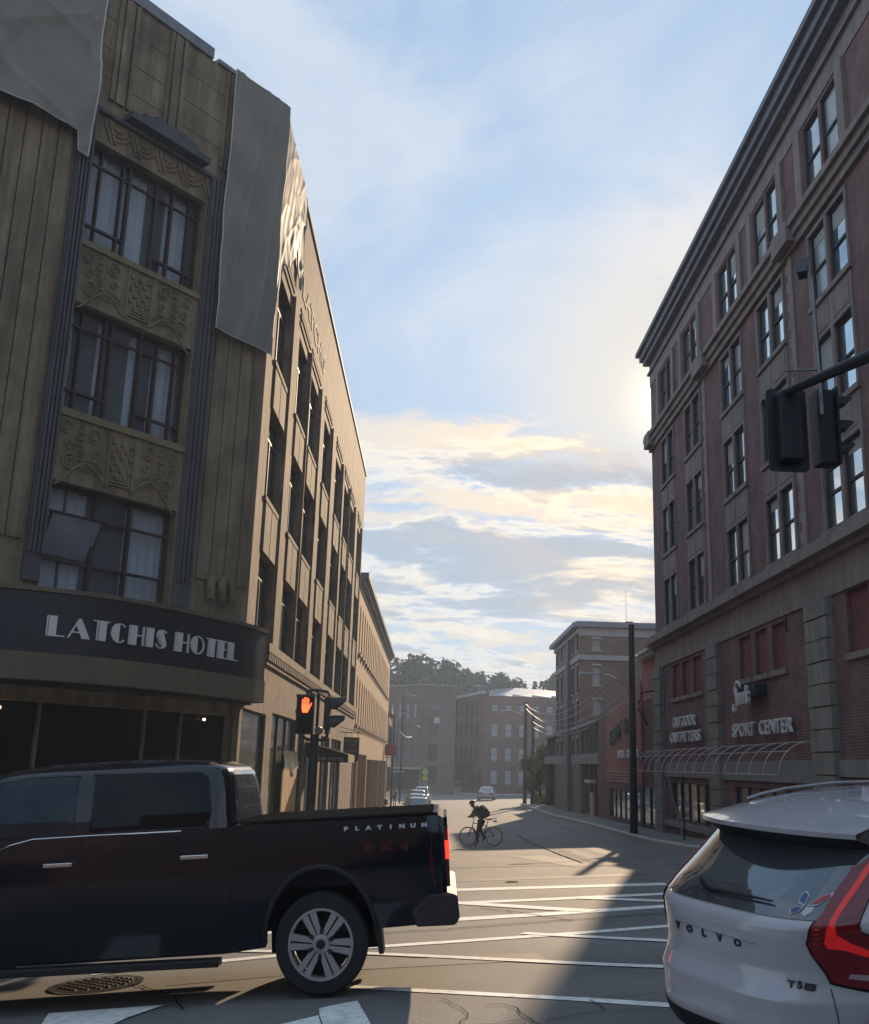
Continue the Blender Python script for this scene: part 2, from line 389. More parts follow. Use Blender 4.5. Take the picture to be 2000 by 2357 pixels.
# ================================================================ ground
def sheet(name, xs, ys, dz, m, zf=None, **tg):
    b = MB(); vs = [(x, y, (zf or gz)(x, y)+dz) for y in ys for x in xs]; n = len(xs)
    b.add(vs, [(j*n+i, j*n+i+1, (j+1)*n+i+1, (j+1)*n+i) for j in range(len(ys)-1) for i in range(n-1)])
    o = b.build(name, m, smooth=True); return tag(o, **tg)
asph = mat('asphalt', (.160, .154, .147), .80, var=.22, vscale=.45, fine=.42, bump=.35, bscale=90, dirt=(.115, .110, .104, .5), spec=.4)
xs = [-300, -150, -80, -40, -20]+[-14+.5*i for i in range(57)]+[20, 40, 80, 150, 300]
ys = [-90, -40, -10]+[i*.5 for i in range(0, 110)]+[55+2*i for i in range(62)]+[200, 260, 320, 400]
sheet('road', xs, ys, 0, asph, kind='structure')
paint = mat('road_paint', (.80, .79, .74), .75, var=.12, vscale=3, fine=.12, dirt=(.26, .25, .23, 9))
crackm = mat('tar_crack', (.02, .019, .018), 1., var=.2, spec=0)
def strip(name, pts, w, m, dz=.005, **tg):
    """painted or sealed strip laid on the road surface"""
    b = MB(); P = []
    for i in range(len(pts)-1):
        a, c = Vector(pts[i]), Vector(pts[i+1]); k = max(1, int((c-a).length/.3))
        for j in range(k): P.append(a.lerp(c, j/k))
    P.append(Vector(pts[-1])); vs = []
    ws = w if isinstance(w, (list, tuple)) else (w, w)
    if m is paint: ws = (ws[0]*1.22, ws[1]*1.22)
    if m is crackm: ws = (ws[0]*.6, ws[1]*.6)
    for i, p in enumerate(P):
        d = (P[min(i+1, len(P)-1)]-P[max(i-1, 0)]).normalized(); nn = Vector((-d.y, d.x)); t = i/(len(P)-1)
        hw = (ws[0]+(ws[1]-ws[0])*t)/2
        for q in (p-nn*hw, p+nn*hw): vs.append((q.x, q.y, gz(q.x, q.y)+dz))
    b.add(vs, [(2*i, 2*i+1, 2*i+3, 2*i+2) for i in range(len(P)-1)])
    return tag(b.build(name, m), **tg)
ST = dict(kind='structure')
def ext(a, b, t0, t1):
    a, b = Vector(a), Vector(b); d = (b-a).normalized(); return [tuple(a-d*t0), tuple(b+d*t1)]
strip('crosswalk_line', ext((.53, 19.36), (4.25, 19.14), 1.2, .0), .45, paint, **ST)
strip('crosswalk_line', ext((.55, 16.94), (3.72, 17.2), 3, 1.0), .30, paint, .006, **ST)
strip('crosswalk_line', ext((.59, 16.85), (2.35, 15.14), .3, .0), .26, paint, .010, **ST)
strip('crosswalk_line', ext((.32, 14.8), (3.33, 15.39), 3, 1.2), .30, paint, .006, **ST)
strip('crosswalk_line', ext((2.5, 16.99), (3.48, 16.12), .1, 1.2), .24, paint, .010, **ST)
strip('stop_line', ext((-.62, 12.45), (2.92, 13.31), 3, 1.5), .17, paint, .006, **ST)
strip('stop_line', ext((1.5, 12.95), (2.69, 12.1), .4, 1), .14, paint, .010, **ST)
strip('stop_line', ext((-.59, 11.95), (2.26, 10.46), 3, 1.5), .13, paint, .010, **ST)
strip('lane_line', ext((-.61, 9.91), (1.86, 8.74), .4, 2), .12, paint, .006, **ST)
b = MB()
for i_, poly in enumerate([[(-.83, 8.93), (-.54, 9.2), (-.2, 7.4), (-.73, 7.4), (-.73, 8.31), (-.8, 8.69)], [(-.81, 8.69), (-.74, 8.31), (-.74, 7.4), (-1.7, 7.4), (-1.3, 8.3)], [(-3.04, 8.3), (-3.04, 8.85), (-3.2, 9.54), (-2.22, 9.57), (-2.4, 9.1), (-2.6, 8.3)]]):
    k_ = len(b.v); n_ = len(poly); cx_ = sum(p[0] for p in poly)/n_; cy_ = sum(p[1] for p in poly)/n_
    P_ = [(cx_, cy_)]+[tuple(Vector(poly[i]).lerp(Vector(poly[(i+1) % n_]), t)) for i in range(n_) for t in (0, .34, .67)]
    b.add([(x, y, gz(x, y)+.013) for x, y in P_], [(0, i+1, (i+1) % (len(P_)-1)+1) for i in range(len(P_)-1)])
tag(b.build('crosswalk_block', paint), **ST)
strip('road_joint', [(-2.2, 26.2), (.61, 26.17), (2.68, 26.04), (6.4, 24.6)], .10, crackm, .012, **ST)
def crack(pts, w=.03):
    P = []
    for i in range(len(pts)-1):
        a, c = Vector(pts[i]), Vector(pts[i+1]); k = max(2, int((c-a).length/.12))
        for j in range(k):
            p = a.lerp(c, j/k)
            if j: p += Vector((random.uniform(-.025, .025), random.uniform(-.03, .03)))
            P.append(p)
    P.append(Vector(pts[-1])); strip('road_crack', [tuple(p) for p in P], w, crackm, .013, **ST)
crack([(-3, 13.2), (.12, 13.75), (1.07, 14.04), (2.18, 14.34), (3.6, 14.65)], .05)
crack([(.51, 8.88), (.64, 8.89), (.74, 8.75), (.81, 8.4), (.9, 7.9)], .018)
crack([(.4, 8.25), (.8, 8.38)], .014); crack([(1.34, 8.95), (1.41, 8.6), (.91, 8.31)], .016); crack([(1.36, 8.98), (2.3, 9.25)], .014)
crack([(1.42, 8.59), (2.2, 8.5)], .014); crack([(3.99, 48.5), (4.05, 38.3), (3.85, 26.7)], .09); crack([(.8, 16.1), (1.5, 15.0), (1.9, 14.2)], .035)
crack([(-3.05, 11.2), (-2.2, 9.9), (-2.0, 9.3)], .03)
pt = mat('asphalt_patch', (.105, .10, .098), .75, var=.2, vscale=1.5, fine=.25, bump=.35, bscale=90)
strip('asphalt_patch', [(2.9, 31.5), (3.9, 25.2)], .9, pt, .006, **ST)
strip('asphalt_patch', [(-1.5, 21.6), (4.5, 21.9)], .7, pt, .004, **ST)
strip('asphalt_patch', [(-2.5, 10.9), (1.2, 11.4)], .5, pt, .0035, **ST)
strip('asphalt_patch', [(1.2, 36), (.8, 47)], 1.4, pt, .006, **ST)
crack([(.2, 8.0), (.35, 8.6), (.15, 9.2)], .012)
def cover(name, x, y, r, label):
    t = empty(name, (x, y, gz(x, y)), label, 'manhole cover'); n = 40
    def disc(bm, r0, r1, dz):
        vs = []
        for rr in (r0, r1):
            for k in range(n):
                a = 2*math.pi*k/n; X, Y = x+rr*math.cos(a), y+rr*math.sin(a); vs.append((X, Y, gz(X, Y)+dz))
        bm.add(vs, [(k, (k+1) % n, n+(k+1) % n, n+k) for k in range(n)])
    iron = mat('cast_iron', (.05, .045, .04), .45, metal=.6, var=.3, vscale=20)
    f = MB(); disc(f, r*.86, r, .014); f.build('rim', iron, t)
    c = MB(); disc(c, .02, r*.84, .010)
    for i in range(-6, 7):
        for j in range(-6, 7):
            X, Y = i*r/7.5, j*r/7.5
            if X*X+Y*Y < (r*.78)**2 and (i+j) % 2: zz = gz(x+X, y+Y)+.01; c.box(x+X-r*.045, x+X+r*.045, y+Y-r*.045, y+Y+r*.045, zz, zz+.014)
    c.build('lid', iron, t)
cover('manhole_cover', -3.25, 11.0, .46, 'round cast iron manhole cover in the road under the black pickup')
cover('manhole_cover', 1.64, 20.85, .16, 'small round iron cover in the road beyond the crosswalk')
# pavements with kerbs
def pave(name, inner, outer, m, h=.14):
    """inner: kerb line points, outer: building side points (same count)"""
    b = MB(); n = len(inner); vs = []
    for (a, c), (d, e) in zip(inner, outer):
        za = gz(a, c); vs += [(a, c, za-.3), (a, c, za+h), (d, e, gz(d, e)+h+.05)]
    fs = []
    for i in range(n-1):
        k = 3*i; fs += [(k, k+1, k+4, k+3), (k+1, k+2, k+5, k+4)]
    b.add(vs, fs); return tag(b.build(name, m), kind='structure')
pavem = mat('pavement_concrete', (.20, .195, .18), .9, var=.15, blocks=((.09, .085, .08), 60, 1.5, .012), fine=.1)
kerbm = mat('granite_kerb', (.36, .34, .32), .85, var=.15, fine=.15)
cr = [(22, 21.5), (15, 22.8), (10.6, 24.5), (8.4, 28), (7.75, 32), (8.2, 39.4), (8.3, 44), (8.3, 57), (8.1, 70), (8.3, 85), (8.6, 100), (10, 112), (14, 124), (22, 134)]
co = [(22, 30), (16, 30), (14, 30), (13, 31), (12, 34), (12, 39.4), (12, 44), (12, 57), (12, 70), (12, 85), (12.5, 98), (14, 106), (18, 116), (26, 126)]
def off(L, d): 
    out = []
    for i, p in enumerate(L):
        a, c = Vector(L[max(i-1, 0)]), Vector(L[min(i+1, len(L)-1)]); t = (c-a).normalized(); out.append((p[0]+t.y*d, p[1]-t.x*d))
    return out
def dens(L):
    P = []
    for i in range(len(L)-1):
        a, c = Vector(L[i]), Vector(L[i+1]); k = max(1, int((c-a).length/1.5))
        for j in range(k): P.append(tuple(a.lerp(c, j/k)))
    P.append(tuple(L[-1])); return P
def pave2(inner, outer, nm):
    I, O = [], []
    for i in range(len(inner)-1):
        for j in range(6): t = j/6; I.append(tuple(Vector(inner[i]).lerp(Vector(inner[i+1]), t))); O.append(tuple(Vector(outer[i]).lerp(Vector(outer[i+1]), t)))
    I.append(inner[-1]); O.append(outer[-1])
    sgn = 1 if Vector(outer[3]).x > Vector(inner[3]).x else -1
    I2 = off(I, .16*sgn); pave('kerb', I, I2, kerbm, .14); pave(nm, I2, O, pavem, .145)
pave2(cr, co, 'pavement')
cl = [(-30, 11.6), (-14, 12.3), (-8, 13.4), (-4.2, 15.8), (-2.3, 19.2), (-1.95, 24), (-1.9, 40), (-2.4, 54), (-3.2, 80), (-3.9, 100), (-4.5, 125), (-8, 146), (-16, 150)]
cu = [(-32, 20), (-16, 20), (-10, 22), (-6, 24), (-5, 25), (-5, 27), (-5, 40), (-5, 54), (-5.5, 80), (-6.2, 100), (-8, 118), (-14, 126), (-20, 130)]
pave2(cl, cu, 'pavement')
fr = [(-18, 157), (-6, 155), (2, 152), (8, 149.5), (16, 148), (28, 150)]; fo = [(-18, 175), (-6, 175), (2, 175), (8, 175), (16, 175), (28, 175)]
pave2(fr, fo, 'pavement')

# ================================================================ art deco hotel (left)
N1 = (math.cos(R(37)), -math.sin(R(37)), 0)
CF = (-4, 21.7, 0)
MF = WF(CF, N1)                    # front bay, local x = 0 at the corner, negative to the left
MS = WF((-4, 0, 0), (1, 0, 0))     # street side, local x = world Y
PL = MF @ Vector((-7.8, 0, 0)); ML = WF(PL, (.08, -1, 0))
hotel = empty('hotel_building', (-4, 21.7, -.8), 'tall sandstone art deco corner hotel with a black name band and carved panels', 'building')
zt = 16.95
opsF = [(-4.95, -2.1, 10.95+.35, 13.45), (-4.95, -2.1, 7.9, 10.0), (-4.95, -2.1, 4.5, 6.5)]
b = MB(); wall(b, MF, -7.8, 0, 2.6, zt, opsF, .38); wall(b, ML, -18, 0, 2.6, zt, [], .3)
P0 = MF @ Vector((-7.8, 0, 0)); P1 = ML @ Vector((-18, 0, 0))
b.quad(tuple(PL)[:2]+(zt,), (-4, 21.7, zt), (-4, 54, zt), (-30, 54, zt), (P1.x, P1.y, zt))
b.quad((P1.x, P1.y, -3), (P1.x, P1.y, zt), (-30, 54, zt), (-30, 54, -3)); b.quad((-30, 54, -3), (-30, 54, zt), (-4, 54, zt), (-4, 54, -3))
b.build('front_wall', lime, hotel)
cols = [(22.7, 24.7), (26.5, 28.5), (29.35, 31.55), (33.5, 35.6), (38.0, 40.2), (42.0, 44.0), (45.2, 47.4), (50.0, 52.0)]
rows = [(10.93, 13.2), (7.6, 9.75), (4.42, 6.3)]
ops = [(a, c, z0, z1) for a, c in cols for z0, z1 in rows]
shops = [(26.2, 31.0, -.35, 2.85), (31.5, 33.2, -.35, 2.85), (34.0, 37.6, -1.0, 2.3), (38.2, 41.5, -.6, 2.6), (42.3, 46.8, -.6, 2.6)]
b = MB(); wall(b, MS, 21.7, 54, -3, zt, ops+shops+[(22.0, 25.2, -.3, 2.75)], .24); b.build('side_wall', limeS, hotel)
b = MB()
for a, c in cols:      # recessed spandrel ribs, sills and jamb mouldings of each column
    for z0, z1 in ((9.75, 10.75), (6.3, 7.45)):
        lb(b, MS, a+.10, (a+c)/2-.04, -.05, .0, z0+.02, z1); lb(b, MS, (a+c)/2+.04, c-.10, -.05, .0, z0+.02, z1)
    for z0, z1 in rows[:2]: lb(b, MS, a-.03, c+.03, -.06, .1, z0-.12, z0-.01)
    for s_ in (-.16, ): lb(b, MS, c+.12, c+.20, -.10, 0, 4.42, 13.6)
    lb(b, MS, a-.1, c+.22, -.035, 0, 13.5, 13.62); lb(b, MS, a-.1, c+.22, -.05, 0, 13.72, 13.82); lb(b, MS, a-.1, c+.22, -.03, 0, 13.92, 14.0)
b.build('window_surround', limeS, hotel)
b = MB(); lb(b, MS, 24.4, 54, -.10, 0, 4.2, 4.41); lb(b, MS, 24.4, 54, -.06, 0, 3.9, 3.97)
x = 24.5
while x < 53.8: lb(b, MS, x, x+.16, -.10, 0, 4.0, 4.18); x += .3
b.build('dentil_band', limeS, hotel)
b = MB(); lb(b, MS, 21.7, 54.02, -.06, .3, zt, zt+.10); lb(b, MF, -2.15, .0, -.06, .3, zt+.0, zt+.10); lb(b, MF, -7.8, -2.3, -.06, .3, zt+.0, zt+.26); lb(b, ML, -18, 0, -.06, .3, zt, zt+.26)
b.build('parapet_coping', corn, hotel)
for a, c in cols:
    for z0, z1 in rows:
        o = window(hotel, MS, a, c, z0, z1, .16, 'cross', frameD, glassD)
# projecting casement leaves seen edge on at the near jambs
b = MB()
for a, c in cols[:4]:
    for z0, z1 in rows: lb(b, MS, a+.05, a+.10, .03, .15, z0+.25, z1-.35)
b.build('casement', whiteP, hotel, label=None)
# shop front on the side street
for i, (a, c, z0, z1) in enumerate(shops[:2]+shops[2:]):
    n = max(1, round((c-a)/1.5)); 
    for k in range(n): 
        if i == 2: continue
        window(hotel, MS, a+(c-a)*k/n, a+(c-a)*(k+1)/n, z0, z1, .12, 'thin', frameD, shopg, name='shop_window')
window(hotel, MS, 22.0, 25.2, -.3, 2.75, .1, 'thin', frameD, shopg, name='shop_window')
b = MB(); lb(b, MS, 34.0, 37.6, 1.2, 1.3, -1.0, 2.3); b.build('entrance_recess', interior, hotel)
window(hotel, MS, 34.9, 36.6, -1.0, 1.6, .9, 'cross', frameD, glassD, name='door')
# festoon blinds behind the glass
b = MB()
for cx_ in (23.9, 27.0, 28.4, 30.0):
    for k in range(4):
        pts = [(-4.32, cx_+.48*t, 2.62-.16*k-(.30-.03*k)*(1-t*t)) for t in [i/6-1 for i in range(13)]]; b.tube(pts, .035, 5)
b.build('festoon_blind', curtain, hotel)
# near-flush frieze lettering, the shade of engraving put into its dark colour
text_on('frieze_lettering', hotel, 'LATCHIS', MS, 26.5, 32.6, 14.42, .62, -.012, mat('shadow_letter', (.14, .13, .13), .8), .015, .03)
# --- front bay dressings
for s0, s1 in ((-5.32, -4.98), (-2.06, -1.62)):   # fluted blue-grey pilasters
    b = MB(); lb(b, MF, s0, s1, -.06, .02, 4.6, 14.1)
    for k in range(4): x = s0+.03+k*(s1-s0-.06)/3.4; lb(b, MF, x, x+.045, -.12, -.06, 5.1, 14.05)
    b.build('pilaster', bluep, hotel)
b = MB()
for k in range(7): s0 = -7.72+k*.335; lb(b, MF, s0, s0+.30, -.045, 0, 5.3, 14.2)
b.build('fluted_panel', lime, hotel)
b = MB()
for k in range(4): s0 = -1.5+k*.37; lb(b, MF, s0, s0+.335, -.04, 0, 5.25, 14.2)
for k in range(3): lb(b, MF, -1.25+k*.3, -1.08+k*.3, -.16, -.09, 5.05, 5.35); lb(b, MF, -1.22+k*.3, -1.12+k*.3, -.2, -.09, 4.85, 5.08)
b.build('fluted_panel', lime, hotel)
b = MB()
for k in range(12): s0 = -.55-k*1.3; lb(b, ML, s0-1.1, s0, -.08, 0, 4.9, 16.4)
b.build('fluted_panel', lime, hotel)
b = MB()
for s0, s1 in ((-4.76, -4.66), (-4.62, -4.42), (-4.36, -4.28), (-3.46, -3.38), (-3.34, -3.16), (-3.1, -3.02), (-1.86, -1.8), (-1.74, -1.66)):
    lb(b, MF, s0, s1, -.07, 0, 14.45, 16.9)
b.build('parapet_rib', lime, hotel)
b = MB()
for z in (14.9, 15.55, 16.25): lb(b, MF, -5.3, -1.6, -.004, .0, z, z+.02)
b.build('stone_joint', mat('stone_joint', (.09, .075, .055), .9), hotel)
b = MB(); lb(b, MF, -4.36, -2.32, -.30, 0, 14.18, 14.32); lb(b, MF, -4.0, -2.6, -.22, 0, 14.32, 14.5); lb(b, MF, -3.7, -2.9, -.16, 0, 14.5, 14.62); lb(b, MF, -5.0, -1.62, -.10, 0, 14.06, 14.14)
b.build('stepped_ledge', bluep, hotel)
b = MB()   # scale and chevron frieze
def arc(cx, cz, r0, a0, a1, rr=.022, y=-.02, n=10):
    pts = [MF @ Vector((cx+r0*math.cos(R(a0+(a1-a0)*i/n)), y, cz+r0*math.sin(R(a0+(a1-a0)*i/n)))) for i in range(n+1)]; b.tube(pts, rr, 5)
for k in range(5):
    cx = -4.75+k*.62
    for q in (.14, .24, .34): arc(cx+.3, 14.0, q, 200, 340)
    b.tube([MF @ Vector((cx-.05, -.03, 14.02)), MF @ Vector((cx+.14, -.03, 13.56))], .03, 5); b.tube([MF @ Vector((cx+.07, -.03, 14.02)), MF @ Vector((cx+.26, -.03, 13.56))], .03, 5)
b.build('carved_frieze', lime, hotel)
for zb, zt_ in ((10.02, 11.28), (6.55, 7.86)):   # carved floral spandrels
    b = MB(); zc = (zb+zt_)/2; h = zt_-zb
    lb(b, MF, -4.97, -2.07, -.05, 0, zt_-.12, zt_); 
    for s0 in (-3.85, -3.28): lb(b, MF, s0, s0+.04, -.05, 0, zb+.05, zt_-.16)
    for i in range(5):
        for j in range(6): 
            if (i+j) % 2: lb(b, MF, -3.78+i*.1, -3.71+i*.1, -.05, 0, zb+.28+j*.13, zb+.36+j*.13)
    for q in (0, .06, .12): lb(b, MF, -3.78+q, -3.30-q, -.045, 0, zb+.12+q, zb+.15+q)
    for sx in (-1, 1):
        c0 = -3.56
        for u, w, r0 in ((.62, .30, .13), (1.22, .34, .12), (1.15, .02, .08), (.58, -.02, .07), (1.1, -.3, .14)):
            arc(c0+sx*u, zc+w, r0, 0, 300, .02); arc(c0+sx*u, zc+w, r0*.5, 40, 330, .016)
        for w in range(6): arc(c0+sx*(.9+.03*math.sin(w)), zc+.36-w*.13, .07, 200, 340, .018); arc(c0+sx*.9, zc+.40-w*.12, .05, 20, 150, .014)
        pts = [MF @ Vector((c0+sx*(.35+i*.1), -.02, zc-.55+.28*math.sin(i*.42))) for i in range(11)]; b.tube(pts, .022, 5)
        for w in range(5): arc(c0+sx*.62, zc-.5, .12+.045*w, 30, 150, .013)
    b.build('carved_panel', mat('carved_sandstone', (.225, .18, .11), .9, var=.15, streak=.2), hotel)
# front bay windows: maroon steel with curtains behind the glass
gf = mat('front_glass', (.05, .055, .065), .12, metal=0, spec=1.0, alpha=1.0)
for i, (a, c, z0, z1) in enumerate(opsF):
    w0 = MB(); w0.box(0, 1, 0, 1, 0, 1) if False else None
    f = MB()
    lb(f, MF, a, a+.05, .18, .30, z0, z1); lb(f, MF, c-.05, c, .18, .30, z0, z1); lb(f, MF, a+.05, c-.05, .18, .30, z0, z0+.05); lb(f, MF, a+.05, c-.05, .18, .30, z1-.06, z1)
    W_ = c-a
    if i < 2:
        for t, wd in ((.12, .02), (.36, .03), (.60, .03), (.74, .025), (.90, .02), (.30, .02)): x = a+W_*t; lb(f, MF, x-wd, x+wd, .16, .26, z0+.05, z1-.06)
        lb(f, MF, a+.05, c-.05, .17, .24, z1-.42, z1-.38)
        lb(f, MF, a+.05, a+W_*.36-.03, .15, .24, z0+.38, z0+.43); lb(f, MF, a+W_*.60+.03, c-.05, .15, .24, z0+.34, z0+.39)
    else:
        for t in (.38, .66): x = a+W_*t; lb(f, MF, x-.03, x+.03, .15, .26, z0+.05, z1-.06)
        for zz in (.72, .28): lb(f, MF, a+.05, c-.05, .17, .24, z0+(z1-z0)*zz, z0+(z1-z0)*zz+.05)
    win = f.build('window', maroon, hotel)
    g = MB(); lb(g, MF, a, c, .27, .285, z0, z1)
    g.build('pane', mat('hotel_front_glass', (.8, .85, .9), .02, var=0, spec=.5, trans=.93), win)
    cu_ = MB()     # pleated curtains
    n = 60
    gaps = {0: [(.0, .34), (.36, .56), (.74, .95)], 1: [(.0, .11), (.30, .36), (.56, .62), (.76, 1.)], 2: [(.02, .20), (.68, 1.), (.22, .36)]}[i]
    for t0, t1 in gaps:
        k = max(4, int((t1-t0)*n)); pts = [(a+W_*(t0+(t1-t0)*j/k), .42+.03*math.sin(j*1.5)) for j in range(k+1)]
        vs = [MF @ Vector((x, y, z)) for x, y in pts for z in (z0+.04, z1-.05)]
        cu_.add(vs, [(2*j, 2*j+2, 2*j+3, 2*j+1) for j in range(k)])
    cu_.build('curtain', mat('grey_curtain', (.75, .76, .8), .95, var=.08, streak=.1), win, smooth=True)
    r_ = MB(); lb(r_, MF, a-.3, c+.3, 1.2, 1.25, z0-.2, z1+.2); lb(r_, MF, a, c, .30, 1.2, z1+.0, z1+.02); lb(r_, MF, a, c, .30, 1.2, z0-.02, z0)
    r_.build('room', mat('dim_room', (.13, .14, .18), .9, var=.3, vscale=2), win)
# tilted open casement on the lowest window
T = MF @ Matrix.Translation((-4.35, -.05, 5.93)) @ Matrix.Rotation(R(24), 4, 'X')
b = MB(T); b.box(-.55, .55, -.02, .02, -.86, -.82); b.box(-.55, .55, -.02, .02, -.04, 0); b.box(-.55, -.51, -.02, .02, -.82, -.04); b.box(.51, .55, -.02, .02, -.82, -.04)
cs = b.build('open_casement', maroon, hotel, label='open tilted casement sash')
b = MB(T); b.box(-.51, .51, -.005, .005, -.82, -.04); b.build('pane', mat('milky_glass', (.22, .24, .30), .25, var=.15, vscale=3), cs)
# --- ground floor behind the marquee
b = MB(); wall(b, MF, -7.8, 0, -3, 2.62, [(-7.6, -.15, -.4, 2.55)], .3); wall(b, ML, -18, 0, -3, 2.62, [(-9, -.4, -.4, 2.5)], .3)
b.build('ground_floor_wall', lime, hotel)
b = MB(); lb(b, MF, -7.6, -.05, .32, .34, -.45, 2.6); lb(b, ML, -9.1, -.3, .32, .34, -.45, 2.6); b.build('shop_window', mat('dark_shop_glass', (.006, .006, .008), .1, var=.2, spec=.12), hotel)
for s0 in (-6.5, -4.47, -2.2, -1.32):
    b = MB(); lb(b, MF, s0-.03, s0+.03, .24, .31, -.4, 2.55); b.build('mullion', mat('bronze_mullion', (.17, .14, .10), .5, metal=.3), hotel)
for s0, z in ((-5.25, 2.42), (-5.55, 2.05), (-.75, 2.45)):
    b = MB(); p = MF @ Vector((s0, .22, z)); b.lathe([(.001, -.03), (.03, -.02), (.03, .02), (.001, .03)], p, n=10)
    b.build('ceiling_lamp', mat('lamp_glow', (1, .7, .4), .5, var=0, emit=(1, .72, .42, 2.2)), hotel)
# --- curved marquee band
mq = [(-13.5, 16.3), (-10.5, 16.0), (-8.6, 16.15), (-7.3, 16.55), (-6.44, 16.92), (-5.62, 17.55), (-4.85, 18.6), (-4.25, 19.75), (-3.82, 20.75), (-3.56, 21.8), (-3.5, 22.6), (-4, 22.6)]
def cr_path(P, n=8):
    out = []
    for i in range(len(P)-1):
        p0, p1, p2, p3 = (Vector(P[max(i-1, 0)]), Vector(P[i]), Vector(P[i+1]), Vector(P[min(i+2, len(P)-1)]))
        for k in range(n):
            t = k/n; out.append(.5*((2*p1)+(p2-p0)*t+(2*p0-5*p1+4*p2-p3)*t*t+(3*p1-p0-3*p2+p3)*t**3))
    out.append(Vector(P[-1])); return out
mqp = cr_path(mq[:-2]); 
def band(name, P, z0, z1, m, inset=0., cap=True, **tg):
    b = MB(); n = len(P)
    Q = []
    for i, p in enumerate(P):
        d = (P[min(i+1, n-1)]-P[max(i-1, 0)]).normalized(); Q.append(p+Vector((-d.y, d.x))*inset)
    I = [q+Vector((-.60, .80))*2.4 for q in Q]
    vs = [(q.x, q.y, z) for q in Q for z in (z0, z1)]+[(q.x, q.y, z) for q in I for z in (z0, z1)]
    fs = [(2*i, 2*i+2, 2*i+3, 2*i+1) for i in range(n-1)]
    k = 2*n; fs += [(2*i+1, 2*i+3, k+2*i+3, k+2*i+1) for i in range(n-1)]+[(2*i, k+2*i, k+2*i+2, 2*i+2) for i in range(n-1)]
    b.add(vs, fs); b.quad(vs[2*n-2], vs[2*n-1], vs[4*n-1], vs[4*n-2]); return b.build(name, m, hotel, smooth=True, **tg)
band('marquee_band', mqp, 3.3, 4.3, blackm); band('marquee_fascia', mqp, 2.85, 3.295, tanf, -.03)
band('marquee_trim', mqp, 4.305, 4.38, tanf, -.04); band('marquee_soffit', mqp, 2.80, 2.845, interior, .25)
# deco lettering: each glyph is a set of polygons (fat stem, inline and hairlines)
def rc(a, c, z0, z1): return [(a, z0), (c, z0), (c, z1), (a, z1)]
def ring_(cx, cz, rx, rz, tx, tz, a0, a1, n=14):
    o = [(cx+rx*math.cos(R(a0+(a1-a0)*i/n)), cz+rz*math.sin(R(a0+(a1-a0)*i/n))) for i in range(n+1)]
    q = [(cx+(rx-tx)*math.cos(R(a0+(a1-a0)*i/n)), cz+(rz-tz)*math.sin(R(a0+(a1-a0)*i/n))) for i in range(n+1)]
    return [[o[i], o[i+1], q[i+1], q[i]] for i in range(n)]
h_ = .065
def halfdisc(cx, rx, a0, a1, lim):   # fat left crescent cut at x=lim
    o = [(cx+rx*math.cos(R(a0+(a1-a0)*i/14)), .5+.5*math.sin(R(a0+(a1-a0)*i/14))) for i in range(15)]
    return [[o[i], o[i+1], (lim, o[i+1][1]), (lim, o[i][1])] for i in range(14) if o[i][0] <= lim+.02 and o[i+1][0] <= lim+.02]
GL = {
 'L': (.78, [rc(0, .05, 0, 1), rc(.08, .42, 0, 1), rc(.42, .78, 0, h_)]),
 'A': (.98, [[(.0, 0), (.08, 0), (.50, 1), (.42, .95)], [(.44, .96), (.54, .96), (.98, 0), (.62, 0), (.36, .62)], rc(.16, .55, .26, .26+h_)]),
 'T': (.72, [rc(0, .72, 1-h_, 1), rc(.16, .21, 0, .96), rc(.26, .60, 0, .96)]),
 'C': (.80, halfdisc(.44, .44, 95, 265, .40)+ring_(.46, .5, .34, .5, .07, .06, 45, 315)),
 'H': (.84, [rc(0, .05, 0, 1), rc(.08, .42, 0, 1), rc(.42, .78, .48, .48+h_), rc(.76, .83, 0, 1)]),
 'I': (.44, [rc(0, .05, 0, 1), rc(.08, .42, 0, 1)]),
 'S': (.68, [[(.10, .78), (.22, .95), (.40, .98), (.66, .30), (.60, .12), (.44, .02), (.36, .3)], [(.04, .70), (.10, .74), (.30, .26), (.30, .2)]]+ring_(.38, .76, .30, .24, .07, .06, 20, 200)+ring_(.34, .24, .32, .24, .07, .06, 180, 380)),
 'O': (.88, halfdisc(.44, .44, 95, 265, .40)+ring_(.46, .5, .42, .5, .06, .055, 0, 360, 24)),
 'E': (.62, [rc(0, .05, 0, 1), rc(.08, .42, 0, 1), rc(.42, .62, 0, h_), rc(.42, .58, .5, .5+h_), rc(.42, .62, 1-h_, 1)]),
}
def place_band_text(words, s0, s1, z0, h):
    # arc length along the band measured from its right hand end, negative to the left
    L_ = [0]
    for i in range(1, len(mqp)): L_.append(L_[-1]+(mqp[i]-mqp[i-1]).length)
    def at(s):
        for i in range(1, len(mqp)):
            if L_[i] >= s: 
                t = (s-L_[i-1])/(L_[i]-L_[i-1]); d = (mqp[i]-mqp[i-1]).normalized(); return mqp[i-1].lerp(mqp[i], t), d
        return mqp[-1], (mqp[-1]-mqp[-2]).normalized()
    adv = sum(GL[c][0]+.12 if c != ' ' else .38 for c in words); k = (s1-s0)/adv; x = s0
    for c in words:
        if c == ' ': x += .38*k; continue
        b = MB()
        for poly in GL[c][1]:
            vs = []
            for o in (.02, .055):
                for (a, z) in poly: p, d = at(x+a*k); nn = Vector((d.y, -d.x)); q = p+nn*o; vs.append((q.x, q.y, z0+z*h))
            n = len(poly); b.add(vs, [tuple(range(n)), tuple(range(2*n-1, n-1, -1))]+[(i, (i+1) % n, n+(i+1) % n, n+i) for i in range(n)])
        b.build('letter', white, hotel); x += (GL[c][0]+.12)*k
    return L_[-1]
